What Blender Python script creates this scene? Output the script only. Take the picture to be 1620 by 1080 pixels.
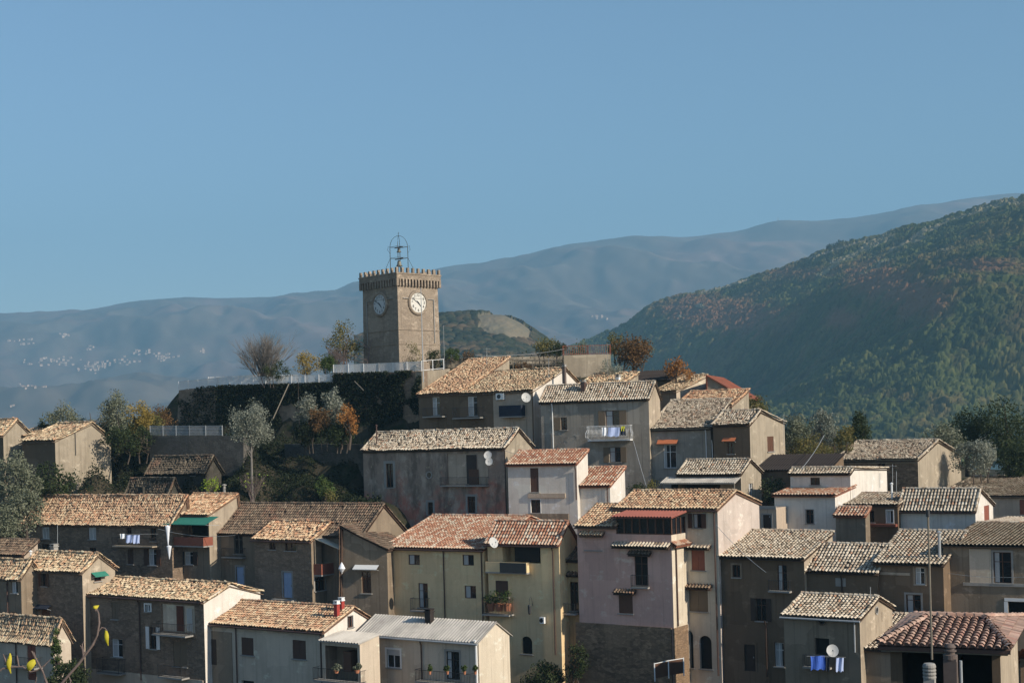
import bpy, math, random
import numpy as np
from mathutils import Vector, Matrix
R = math.radians
random.seed(7); rng = np.random.default_rng(11)
scene = bpy.context.scene
for o in list(bpy.data.objects): bpy.data.objects.remove(o)

# ------------------------------------------------------------------ camera
F = 2250.0; PX, PY = 810.0, 680.0; ROLL = R(1.6)      # photo pixels (1620 wide)
cam_d = bpy.data.cameras.new('camera'); cam = bpy.data.objects.new('camera', cam_d)
scene.collection.objects.link(cam); scene.camera = cam
cam_d.sensor_width = 36; cam_d.lens = F * 36 / 1620
cam_d.shift_y = (PY - 540) / 1620
cam_d.clip_start = 0.5; cam_d.clip_end = 60000
cam.matrix_world = Matrix.Rotation(R(90), 4, 'X') @ Matrix.Rotation(-ROLL, 4, 'Z')
cam.location = (0, 0, 0)
# ------------------------------------------------------------------ light
SUN_EL, SUN_AZ = 27.0, 123.0
w = bpy.data.worlds.new('World'); scene.world = w; w.use_nodes = True
nt = w.node_tree; bg = nt.nodes['Background']
sky = nt.nodes.new('ShaderNodeTexSky'); sky.sky_type = 'NISHITA'; sky.sun_disc = False
sky.sun_elevation = R(SUN_EL); sky.sun_rotation = R(SUN_AZ)
sky.altitude = 500; sky.air_density = 1.1; sky.dust_density = 0.3; sky.ozone_density = 3.4
nt.links.new(sky.outputs[0], bg.inputs[0]); bg.inputs[1].default_value = 0.115
sd = bpy.data.lights.new('sun', 'SUN'); sd.energy = 5.0; sd.angle = R(0.5); sd.color = (1.0, 0.91, 0.78)
so = bpy.data.objects.new('sun', sd); scene.collection.objects.link(so)
sv = Vector((math.sin(R(SUN_AZ)) * math.cos(R(SUN_EL)), math.cos(R(SUN_AZ)) * math.cos(R(SUN_EL)), math.sin(R(SUN_EL))))
so.rotation_euler = sv.to_track_quat('Z', 'Y').to_euler(); so.location = (60, -20, 60)
scene.view_settings.view_transform = 'Standard'; scene.view_settings.look = 'None'
scene.view_settings.exposure = 0.2; scene.view_settings.gamma = 1.0
scene.render.engine = 'CYCLES'

# ------------------------------------------------------------------ pixel <-> world
cr, sr = math.cos(ROLL), math.sin(ROLL)
def ray(px, py):
    du = (px - PX) / F; dw = (PY - py) / F
    return Vector((du * cr + dw * sr, 1.0, -du * sr + dw * cr))
def P(px, py, Y): return ray(px, py) * Y
def z_at(X, Y, py):                     # height of a point at plan (X, Y) that shows at row py
    return Y * (((PY - py) / F) - (X / Y) * sr) / cr

# ------------------------------------------------------------------ noise
def _h(ix, iy, s):
    v = np.sin(ix * 127.1 + iy * 311.7 + s * 74.7) * 43758.5453
    return v - np.floor(v)
def vnoise(x, y, s=0):
    x = np.asarray(x, float); y = np.asarray(y, float)
    ix = np.floor(x); iy = np.floor(y); fx = x - ix; fy = y - iy
    fx = fx * fx * (3 - 2 * fx); fy = fy * fy * (3 - 2 * fy)
    a = _h(ix, iy, s); b = _h(ix + 1, iy, s); c = _h(ix, iy + 1, s); d = _h(ix + 1, iy + 1, s)
    return a + (b - a) * fx + (c - a) * fy + (a - b - c + d) * fx * fy
def fbm(x, y, o=4, s=0, g=.5):
    t = 0; a = 1; n = 0
    for k in range(o):
        t = t + a * vnoise(x * 2 ** k, y * 2 ** k, s + k); n += a; a *= g
    return t / n
def worley(x, y, s=0):
    ix = np.floor(x); iy = np.floor(y); best = np.full(x.shape, 9.0); rid = np.zeros(x.shape)
    for dx in (-1, 0, 1):
        for dy in (-1, 0, 1):
            cx = ix + dx; cy = iy + dy
            d = (cx + .15 + .7 * _h(cx, cy, s) - x) ** 2 + (cy + .15 + .7 * _h(cx, cy, s + 9) - y) ** 2
            m = d < best; best = np.where(m, d, best); rid = np.where(m, _h(cx, cy, s + 5), rid)
    return np.sqrt(best), rid

# ------------------------------------------------------------------ materials
MATS = {}
class NT:
    def __init__(s, name):
        s.m = bpy.data.materials.new(name); s.m.use_nodes = True; s.t = s.m.node_tree
        s.b = s.t.nodes['Principled BSDF']; s.tc = None
    def n(s, typ, **kw):
        x = s.t.nodes.new(typ)
        for k, v in kw.items(): setattr(x, k, v)
        return x
    def l(s, a, b): s.t.links.new(a, b)
    def co(s, scale=(1, 1, 1), rot=(0, 0, 0)):
        if s.tc is None: s.tc = s.n('ShaderNodeTexCoord')
        mp = s.n('ShaderNodeMapping'); mp.inputs['Scale'].default_value = scale; mp.inputs['Rotation'].default_value = rot
        s.l(s.tc.outputs['Object'], mp.inputs['Vector']); return mp.outputs[0]
    def noise(s, sc, det=5, scale=(1, 1, 1), rough=.6):
        x = s.n('ShaderNodeTexNoise'); x.inputs['Scale'].default_value = sc; x.inputs['Detail'].default_value = det
        x.inputs['Roughness'].default_value = rough; s.l(s.co(scale), x.inputs['Vector']); return x.outputs['Fac']
    def ramp(s, fac, stops, interp='LINEAR'):
        x = s.n('ShaderNodeValToRGB'); cr_ = x.color_ramp; cr_.interpolation = interp
        while len(cr_.elements) < len(stops): cr_.elements.new(0.5)
        for e, (p, c) in zip(cr_.elements, stops):
            e.position = p; e.color = tuple(c) + (1,) if len(c) == 3 else c
        s.l(fac, x.inputs[0]); return x.outputs[0]
    def mix(s, fac, a, b, mode='MIX'):
        x = s.n('ShaderNodeMix', data_type='RGBA', blend_type=mode)
        for sock, v in ((x.inputs[0], fac), (x.inputs[6], a), (x.inputs[7], b)):
            if hasattr(v, 'is_linked') or hasattr(v, 'links'): s.l(v, sock)
            else: sock.default_value = v if not isinstance(v, tuple) or len(v) == 4 else v + (1,)
        return x.outputs[2]
    def attr(s, nm): x = s.n('ShaderNodeAttribute', attribute_name=nm); return x.outputs['Fac']
    def bump(s, h, st=.4, d=.05):
        x = s.n('ShaderNodeBump'); x.inputs['Strength'].default_value = st; x.inputs['Distance'].default_value = d
        s.l(h, x.inputs['Height']); s.l(x.outputs[0], s.b.inputs['Normal'])
    def done(s, col, rough=.85, spec=.25):
        if hasattr(col, 'links'): s.l(col, s.b.inputs['Base Color'])
        else: s.b.inputs['Base Color'].default_value = tuple(col) + (1,)
        s.b.inputs['Roughness'].default_value = rough
        s.b.inputs['Specular IOR Level'].default_value = spec
        MATS[s.m.name] = s.m; return s.m
def g3(v): return (v, v, v)
def plain(name, col, rough=.7, spec=.3, var=.25):
    t = NT(name); n = t.noise(3.0, 4)
    c = t.mix(n, tuple(x * (1 - var) for x in col), tuple(min(1, x * (1 + var)) for x in col))
    return t.done(c, rough, spec)
WARM = dict(grey_render=(1.42, 1.18, .92), dark_render=(1.30, 1.0, .72), stone_wall=(1.68, 1.36, 1.08), rubble_stone=(1.5, 1.15, .85), blue_grey_render=(1.40, 1.16, .92), pale_grey_render=(1.15, .93, .73), yellow_render=(1.12, .93, .72), pink_render=(1.30, 1.02, .82), tower_stone=(.88, .80, .74), white_render=(1.04, .97, .88))  # tint per wall material; warms the fronts' shade tone through colour
def plaster(name, c1, c2, stain=(.1, .09, .08), amt=.5, stone=0.0, base=None):
    """rendered wall: cloudy colour, vertical run-off streaks, patches, fine grain; stone>0 shows masonry"""
    wf = WARM.get(name, (1.05, 1.0, .93)); wm = lambda q: tuple(min(.8, a * b) for a, b in zip(q, wf))
    c1, c2, stain = wm(c1), wm(c2), wm(stain)
    t = NT(name)
    c = t.mix(t.ramp(t.noise(.35, 6), [(.35, g3(0)), (.65, g3(1))]), c1, c2)
    if stone > 0:
        v = t.n('ShaderNodeTexVoronoi'); v.inputs['Scale'].default_value = 2.6
        nz = t.n('ShaderNodeTexNoise'); nz.inputs['Scale'].default_value = 2.0
        cc = t.co((1, 1, 2.1)); t.l(cc, nz.inputs['Vector'])
        ad = t.mix(.12, cc, nz.outputs['Color'], 'ADD'); t.l(ad, v.inputs['Vector'])
        sep = t.n('ShaderNodeSeparateColor'); t.l(v.outputs['Color'], sep.inputs[0])
        k = t.ramp(sep.outputs[0], [(0, g3(.45)), (.5, g3(.95)), (1, g3(1.45))])
        mk = t.ramp(t.noise(.5, 4), [(.45, g3(stone * .6)), (.6, g3(stone))])
        c = t.mix(mk, c, t.mix(1.0, c, k, 'MULTIPLY'))
        v2 = t.n('ShaderNodeTexVoronoi', feature='DISTANCE_TO_EDGE'); v2.inputs['Scale'].default_value = 2.6; t.l(ad, v2.inputs['Vector'])
        ed = t.ramp(v2.outputs['Distance'], [(0, g3(0)), (.09, g3(1))])
        c = t.mix(t.ramp(ed, [(0, g3(.45 * stone)), (1, g3(0))]), c, (.05, .045, .04))
        hgt = ed
    streak = t.ramp(t.noise(1.0, 6, (1.6, 1.6, .13)), [(.48, g3(0)), (.72, g3(amt))])
    c = t.mix(streak, c, stain)
    blot = t.ramp(t.noise(.9, 8, rough=.7), [(.50, g3(0)), (.60, g3(amt * .8))])
    c = t.mix(blot, c, tuple(x * 1.3 for x in stain))
    pale = t.ramp(t.noise(.6, 7, (1, 1, 1.4), .7), [(.57, g3(0)), (.63, g3(.6))])
    c = t.mix(pale, c, tuple(min(.8, x * 1.55 + .02) for x in c2))
    vp = t.n('ShaderNodeTexVoronoi', distance='CHEBYCHEV'); vp.inputs['Scale'].default_value = .42; wn = t.n('ShaderNodeTexNoise'); wn.inputs['Scale'].default_value = 1.1; wn.inputs['Detail'].default_value = 5
    pc_ = t.co((1, 1, 1)); t.l(pc_, wn.inputs['Vector']); t.l(t.mix(.35, pc_, wn.outputs['Color'], 'ADD'), vp.inputs['Vector'])
    sp_ = t.n('ShaderNodeSeparateColor'); t.l(vp.outputs['Color'], sp_.inputs[0])
    c = t.mix(t.ramp(sp_.outputs[0], [(.0, g3(.5 * min(1, amt * 2))), (.16, g3(.5 * min(1, amt * 2))), (.17, g3(0))], 'LINEAR'), c, tuple(min(.8, x * 1.22 + .015) for x in c2))
    c = t.mix(t.ramp(sp_.outputs[1], [(.0, g3(.55 * min(1, amt * 2))), (.14, g3(.55 * min(1, amt * 2))), (.15, g3(0))], 'LINEAR'), c, tuple(x * .68 for x in c1))
    oi = t.n('ShaderNodeObjectInfo'); c = t.mix(t.ramp(oi.outputs['Random'], [(0, g3(0)), (1, g3(.22))]), c, tuple(x * 1.3 for x in c2))
    drip = t.ramp(t.noise(1.0, 7, (3.2, 3.2, .10), .65), [(.56, g3(0)), (.66, g3(amt * .9))]); c = t.mix(drip, c, tuple(x * .75 for x in stain))
    fine = t.noise(14, 3)
    c = t.mix(t.ramp(fine, [(.3, g3(.0)), (.7, g3(.22))]), c, tuple(x * .6 for x in c1))
    if stone > 0: t.bump(hgt, .6, .05)
    else: t.bump(t.noise(5, 6), .35, .03)
    return t.done(c, .92, .15)
plaster('grey_render', (.15, .14, .125), (.20, .185, .165), amt=.55)
plaster('dark_render', (.10, .09, .08), (.14, .125, .11), amt=.65)
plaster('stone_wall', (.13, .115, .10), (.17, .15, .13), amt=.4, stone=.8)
plaster('rubble_stone', (.15, .13, .11), (.20, .175, .145), amt=.35, stone=1.0)
plaster('taupe_render', (.27, .245, .21), (.33, .30, .26), stain=(.15, .13, .11), amt=.55)
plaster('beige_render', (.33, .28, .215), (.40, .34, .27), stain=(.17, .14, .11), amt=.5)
plaster('sand_render', (.29, .25, .195), (.36, .315, .25), stain=(.15, .13, .10), amt=.55)
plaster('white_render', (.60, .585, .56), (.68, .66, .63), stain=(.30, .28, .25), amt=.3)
plaster('pale_grey_render', (.36, .35, .335), (.43, .42, .40), stain=(.2, .2, .19), amt=.35)
plaster('blue_grey_render', (.36, .36, .345), (.43, .425, .405), stain=(.22, .21, .2), amt=.35)
plaster('cream_render', (.55, .49, .40), (.62, .56, .46), stain=(.3, .26, .2), amt=.3)
plaster('yellow_render', (.62, .54, .39), (.68, .60, .44), stain=(.24, .19, .11), amt=.22)
plaster('pink_render', (.46, .36, .36), (.52, .41, .41), stain=(.25, .21, .21), amt=.28)
plaster('pale_pink_render', (.47, .415, .38), (.53, .46, .42), stain=(.26, .21, .18), amt=.35)
plaster('shade_stone', (.085, .083, .078), (.11, .105, .095), amt=.5, stone=.6)  # terrace walls on the slope, their shade mixed into the colour
plaster('ochre_render', (.40, .29, .16), (.48, .37, .22), stain=(.22, .16, .10), amt=.4)
plaster('tower_stone', (.31, .265, .21), (.41, .36, .29), stain=(.2, .17, .14), amt=.35, stone=.55)
# red and grey weathered facade
t = NT('weathered_red_render')
zc = t.n('ShaderNodeSeparateXYZ'); t.l(t.co(), zc.inputs[0])
zr = t.n('ShaderNodeMath', operation='MULTIPLY_ADD'); t.l(t.noise(.35, 6), zr.inputs[0]); zr.inputs[1].default_value = -1.4
zz = t.n('ShaderNodeMath', operation='MULTIPLY'); t.l(zc.outputs[2], zz.inputs[0]); zz.inputs[1].default_value = -.10; 
ad_ = t.n('ShaderNodeMath', operation='ADD'); t.l(zz.outputs[0], ad_.inputs[0]); ad_.inputs[1].default_value = 1.75; t.l(ad_.outputs[0], zr.inputs[2])
redm = t.ramp(zr.outputs[0], [(.25, g3(0)), (.5, g3(.85))])
c = t.mix(redm, (.32, .24, .185), (.50, .19, .13))
c = t.mix(t.ramp(t.noise(.55, 8, (1, 1, .8), .72), [(.5, g3(0)), (.57, g3(.75))]), c, (.46, .37, .29))
c = t.mix(t.ramp(t.noise(.8, 7, (1, 1, .35), .7), [(.46, g3(0)), (.60, g3(.7))]), c, (.12, .095, .075))
c = t.mix(t.ramp(t.noise(1.6, 6), [(.6, g3(0)), (.66, g3(.6))]), c, (.46, .36, .24))
t.bump(t.noise(5, 6), .4, .03); t.done(c, .93, .1)
plain('white_paint', (.72, .71, .68), .5, .4, .08)
plain('brown_wood', (.10, .045, .025), .6, .3, .3)
plain('dark_wood', (.045, .028, .02), .6, .3, .3)
plain('red_wood', (.23, .075, .045), .6, .3, .3)
plain('grey_wood', (.20, .17, .13), .8, .2, .35)
plain('blue_paint', (.34, .42, .56), .55, .3, .1)
plain('iron', (.025, .025, .026), .5, .5, .3)
plain('zinc', (.33, .34, .34), .45, .5, .2)
plain('copper_brown', (.075, .04, .03), .5, .4, .3)
plain('green_canvas', (.04, .20, .14), .8, .2, .15)
plain('beige_canvas', (.58, .50, .38), .85, .2, .15)
plain('orange_canvas', (.50, .16, .07), .8, .2, .2)
plain('white_cloth', (.72, .73, .75), .9, .1, .06)
plain('blue_cloth', (.06, .13, .47), .9, .1, .15)
plain('pale_blue_cloth', (.38, .45, .66), .9, .1, .1)
plain('yellow_cloth', (.55, .55, .05), .9, .1, .15)
plain('dark_cloth', (.03, .035, .05), .9, .1, .15)
plain('red_paint', (.33, .045, .035), .6, .3, .2)
plain('terracotta', (.42, .17, .09), .85, .2, .25)
plain('concrete', (.30, .28, .25), .9, .2, .25)
plain('dark_brick', (.13, .10, .085), .9, .2, .3)
plain('curtain', (.45, .44, .42), .9, .1, .12)
plain('bronze', (.14, .13, .09), .35, .6, .3)
plain('bark', (.09, .07, .055), .95, .1, .35)
plain('grey_bark', (.19, .17, .15), .95, .1, .3)
plain('twig_bark', (.16, .12, .105), .9, .1, .3)
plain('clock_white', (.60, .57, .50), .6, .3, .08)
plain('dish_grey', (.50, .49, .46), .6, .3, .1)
plain('clock_white_shade', (.52, .52, .50), .6, .3, .08)  # left dial: the white face darkened for the tower's shaded side
plaster('hut_shade_stone', (.04, .04, .032), (.06, .055, .045), amt=.5, stone=.5)  # hut walls: dimness of the shaded slope put into the stone colour
t = NT('glass'); t.done((.012, .014, .017), .12, .55)
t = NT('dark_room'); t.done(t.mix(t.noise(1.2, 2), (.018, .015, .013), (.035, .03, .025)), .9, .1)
t = NT('shutter_brown'); wv = t.n('ShaderNodeTexWave'); wv.bands_direction = 'Z'; wv.inputs['Scale'].default_value = 5
t.l(t.co(), wv.inputs['Vector']); c = t.mix(wv.outputs['Fac'], (.045, .022, .014), (.13, .065, .04)); t.bump(wv.outputs['Fac'], .5, .02); t.done(c, .6, .3)
t = NT('shutter_mid'); wv = t.n('ShaderNodeTexWave'); wv.bands_direction = 'Z'; wv.inputs['Scale'].default_value = 5
t.l(t.co(), wv.inputs['Vector']); c = t.mix(wv.outputs['Fac'], (.10, .07, .045), (.22, .16, .10)); t.bump(wv.outputs['Fac'], .5, .02); t.done(c, .6, .3)

def tile_mat(name, stops, chan, patch=(.42, .15, .08), pamt=.55, moss=.35):
    t = NT(name)
    a = t.attr('rnd'); c = t.ramp(a, stops)
    pn = t.ramp(t.noise(.45, 5, rough=.65), [(.54, g3(0)), (.66, g3(pamt))])
    c = t.mix(pn, c, t.mix(.72, c, patch))
    mo = t.ramp(t.noise(.8, 7, rough=.75), [(.58, g3(0)), (.72, g3(moss))])
    c = t.mix(mo, c, (.11, .10, .07))
    gr = t.ramp(t.noise(9, 4), [(.4, g3(.0)), (.8, g3(.28))])
    c = t.mix(gr, c, (.2, .15, .10))
    oi = t.n('ShaderNodeObjectInfo'); c = t.mix(t.ramp(oi.outputs['Random'], [(0, g3(.0)), (.5, g3(.08)), (1, g3(.28))]), c, (.25, .20, .145))
    big = t.ramp(t.noise(.22, 5, rough=.6), [(.42, g3(0)), (.60, g3(.24))]); c = t.mix(big, c, (.21, .165, .115))
    lich = t.ramp(t.noise(2.2, 6, rough=.7), [(.60, g3(0)), (.68, g3(.45))]); c = t.mix(lich, c, (.42, .37, .26))
    c = t.mix(t.attr('chan'), c, chan)
    return t.done(c, .92, .15)
tile_mat('old_tiles', [(0, (0.175, 0.130, 0.079)), (.14, (0.314, 0.226, 0.137)), (.35, (0.577, 0.410, 0.244)), (.55, (0.770, 0.578, 0.356)), (.72, (0.850, 0.718, 0.472)), (.84, (0.673, 0.372, 0.205)), (1, (0.826, 0.565, 0.339))], (.19, .135, .095))
tile_mat('mixed_tiles', [(0, (0.191, 0.124, 0.075)), (.12, (0.421, 0.240, 0.139)), (.35, (0.672, 0.387, 0.213)), (.55, (0.763, 0.510, 0.298)), (.75, (0.850, 0.655, 0.414)), (1, (0.698, 0.313, 0.161))], (.20, .12, .08), pamt=.5)
tile_mat('red_tiles', [(0, (.36, .14, .08)), (.3, (.54, .25, .15)), (.55, (.62, .36, .23)), (.75, (.72, .56, .41)), (.9, (.74, .62, .47)), (1, (.55, .28, .17))], (.25, .10, .06), moss=.10)
tile_mat('hut_shade_tiles', [(0, (.02, .018, .014)), (.5, (.06, .05, .036)), (.85, (.12, .095, .065)), (1, (.22, .18, .13))], (.03, .026, .02), moss=.6)  # hut roofs: tile colours darkened to stand for shade
tile_mat('striped_tiles', [(0, (.20, .155, .11)), (.15, (.48, .38, .27)), (.45, (.66, .55, .41)), (.75, (.76, .66, .51)), (.9, (.66, .54, .40)), (1, (.50, .27, .16))], (.075, .05, .035), moss=.25, pamt=.25)
tile_mat('brown_tiles', [(0, (0.246, 0.165, 0.131)), (.4, (0.443, 0.287, 0.222)), (.7, (0.575, 0.386, 0.296)), (1, (0.411, 0.213, 0.165))], (.12, .075, .06), moss=.3)
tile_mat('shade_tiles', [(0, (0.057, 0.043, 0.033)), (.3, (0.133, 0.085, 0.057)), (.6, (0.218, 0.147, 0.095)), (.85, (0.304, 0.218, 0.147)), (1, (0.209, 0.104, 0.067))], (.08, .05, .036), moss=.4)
t = NT('grey_corrugated'); c = t.mix(t.ramp(t.noise(.8, 6, (1, .4, 1)), [(.4, g3(0)), (.65, g3(1))]), (.52, .475, .41), (.33, .30, .26)); t.done(c, .8, .2)
t = NT('red_sheet'); c = t.mix(t.noise(1.2, 5), (.22, .07, .05), (.33, .11, .075)); t.done(c, .7, .3)
t = NT('rust_sheet'); c = t.mix(t.ramp(t.noise(.9, 6), [(.4, g3(0)), (.6, g3(1))]), (.27, .085, .05), (.19, .07, .045)); t.done(c, .8, .2)
plain('tar_roof', (.04, .032, .028), .9, .1, .3)

def leaf_mat(name, stops, rough=.75):
    t = NT(name); c = t.ramp(t.attr('rnd'), stops)
    t.l(c, t.b.inputs['Base Color']); t.b.inputs['Roughness'].default_value = rough; t.b.inputs['Specular IOR Level'].default_value = .15
    tr = t.n('ShaderNodeBsdfTranslucent'); t.l(c, tr.inputs[0]); mx = t.n('ShaderNodeMixShader'); mx.inputs[0].default_value = .25
    t.l(t.b.outputs[0], mx.inputs[1]); t.l(tr.outputs[0], mx.inputs[2])
    t.l(mx.outputs[0], t.t.nodes['Material Output'].inputs['Surface']); MATS[name] = t.m
leaf_mat('olive_leaves', [(0, (.075, .085, .05)), (.5, (.17, .18, .115)), (1, (.30, .30, .22))])
leaf_mat('grey_olive_leaves', [(0, (.09, .10, .075)), (.5, (.21, .22, .17)), (1, (.38, .38, .30))])
leaf_mat('dark_leaves', [(0, (.018, .028, .012)), (.6, (.045, .06, .022)), (1, (.09, .10, .04))])
leaf_mat('ivy_leaves', [(0, (.010, .016, .008)), (.7, (.022, .03, .013)), (1, (.05, .055, .025))])
leaf_mat('green_leaves', [(0, (.025, .045, .012)), (.5, (.06, .09, .025)), (1, (.12, .15, .045))])
leaf_mat('autumn_green_leaves', [(0, (.06, .065, .02)), (.5, (.15, .14, .045)), (.8, (.24, .18, .06)), (1, (.20, .10, .04))])
leaf_mat('yellow_leaves', [(0, (.12, .09, .02)), (.5, (.28, .20, .045)), (1, (.42, .30, .07))])
leaf_mat('orange_leaves', [(0, (.15, .06, .018)), (.5, (.36, .16, .045)), (1, (.48, .27, .09))])
leaf_mat('brown_leaves', [(0, (.06, .035, .018)), (.5, (.15, .085, .035)), (.8, (.22, .12, .05)), (1, (.14, .13, .05))])
leaf_mat('bright_leaves', [(0, (.10, .16, .02)), (1, (.35, .42, .05))])
leaf_mat('lemon_leaf', [(0, (.45, .38, .03)), (1, (.62, .52, .05))], .5)

# ------------------------------------------------------------------ objects
C = scene.collection
def link(o): C.objects.link(o); return o
def tag(o, label, cat, group=None, kind=None):
    if label: o['label'] = label
    if cat: o['category'] = cat
    if group: o['group'] = group
    if kind: o['kind'] = kind
    return o
def thing(name, label, cat, loc=(0, 0, 0), rz=0, group=None):
    o = link(bpy.data.objects.new(name, None)); o.location = loc; o.rotation_euler = (0, 0, rz); o.empty_display_size = .3
    return tag(o, label, cat, group)
class MB:
    def __init__(s): s.v = []; s.f = []; s.rnd = []; s.chan = []; s.n = 0; s.has = False
    def add(s, v, f, rnd=None, chan=None):
        v = np.asarray(v, float).reshape(-1, 3); k = len(v)
        s.v.append(v)
        for q in f: s.f.append([i + s.n for i in q])
        s.n += k
        s.rnd.append(np.full(k, .5) if rnd is None else np.broadcast_to(rnd, (k,)).astype(float))
        s.chan.append(np.zeros(k) if chan is None else np.broadcast_to(chan, (k,)).astype(float))
        if rnd is not None or chan is not None: s.has = True
    def quads(s, v, idx, rnd, chan):            # idx (m,4) relative
        s.v.append(v); s.f.extend((idx + s.n).tolist()); s.n += len(v); s.rnd.append(rnd); s.chan.append(chan); s.has = True
    def box(s, x0, x1, y0, y1, z0, z1, M=None):
        x0, x1 = sorted((x0, x1)); y0, y1 = sorted((y0, y1)); z0, z1 = sorted((z0, z1))
        v = [(x, y, z) for z in (z0, z1) for y in (y0, y1) for x in (x0, x1)]
        if M is not None: v = [tuple(M @ Vector(p)) for p in v]
        s.add(v, [(0, 2, 3, 1), (4, 5, 7, 6), (0, 1, 5, 4), (2, 6, 7, 3), (0, 4, 6, 2), (1, 3, 7, 5)])
    def bar(s, a, b, w_, h_=None):              # square bar between two points
        s.tube([a, b], [w_ * .6, (h_ or w_) * .6], 4)
    def tube(s, pts, rad, n=6, cap=True):
        pts = [Vector(p) for p in pts]; rings = []
        if not hasattr(rad, '__len__'): rad = [rad] * len(pts)
        for i, p in enumerate(pts):
            d = (pts[min(i + 1, len(pts) - 1)] - pts[max(i - 1, 0)]).normalized()
            u = d.cross(Vector((0, 0, 1)) if abs(d.z) < .95 else Vector((0, 1, 0))).normalized(); q = d.cross(u)
            rings += [tuple(p + (u * math.cos(2 * math.pi * k / n + math.pi / 4) + q * math.sin(2 * math.pi * k / n + math.pi / 4)) * rad[i]) for k in range(n)]
        fs = []
        for i in range(len(pts) - 1):
            for k in range(n):
                a = i * n + k; b = i * n + (k + 1) % n; fs.append((a, b, b + n, a + n))
        if cap: fs.append(tuple(range(n))[::-1]); fs.append(tuple(range((len(pts) - 1) * n, len(pts) * n)))
        s.add(rings, fs)
    def lathe(s, prof, c=(0, 0, 0), n=16, axis='z'):
        vs = []
        for r, z in prof:
            for k in range(n):
                a = 2 * math.pi * k / n; p = (r * math.cos(a), r * math.sin(a), z)
                if axis == 'y': p = (p[0], p[2], p[1])
                if axis == 'x': p = (p[2], p[0], p[1])
                vs.append((p[0] + c[0], p[1] + c[1], p[2] + c[2]))
        fs = [(i * n + k, i * n + (k + 1) % n, (i + 1) * n + (k + 1) % n, (i + 1) * n + k) for i in range(len(prof) - 1) for k in range(n)]
        s.add(vs, fs)
    def build(s, name, mat, parent=None, smooth=False):
        me = bpy.data.meshes.new(name)
        v = np.concatenate(s.v) if s.v else np.zeros((0, 3))
        me.from_pydata(v.tolist(), [], s.f)
        if s.has:
            for nm, arr in (('rnd', s.rnd), ('chan', s.chan)):
                at = me.attributes.new(nm, 'FLOAT', 'POINT'); at.data.foreach_set('value', np.concatenate(arr).astype(np.float32))
        me.materials.append(MATS[mat] if isinstance(mat, str) else mat)
        if smooth: me.polygons.foreach_set('use_smooth', [True] * len(me.polygons))
        me.update()
        o = link(bpy.data.objects.new(name, me))
        if parent is not None: o.parent = parent
        return o

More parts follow.
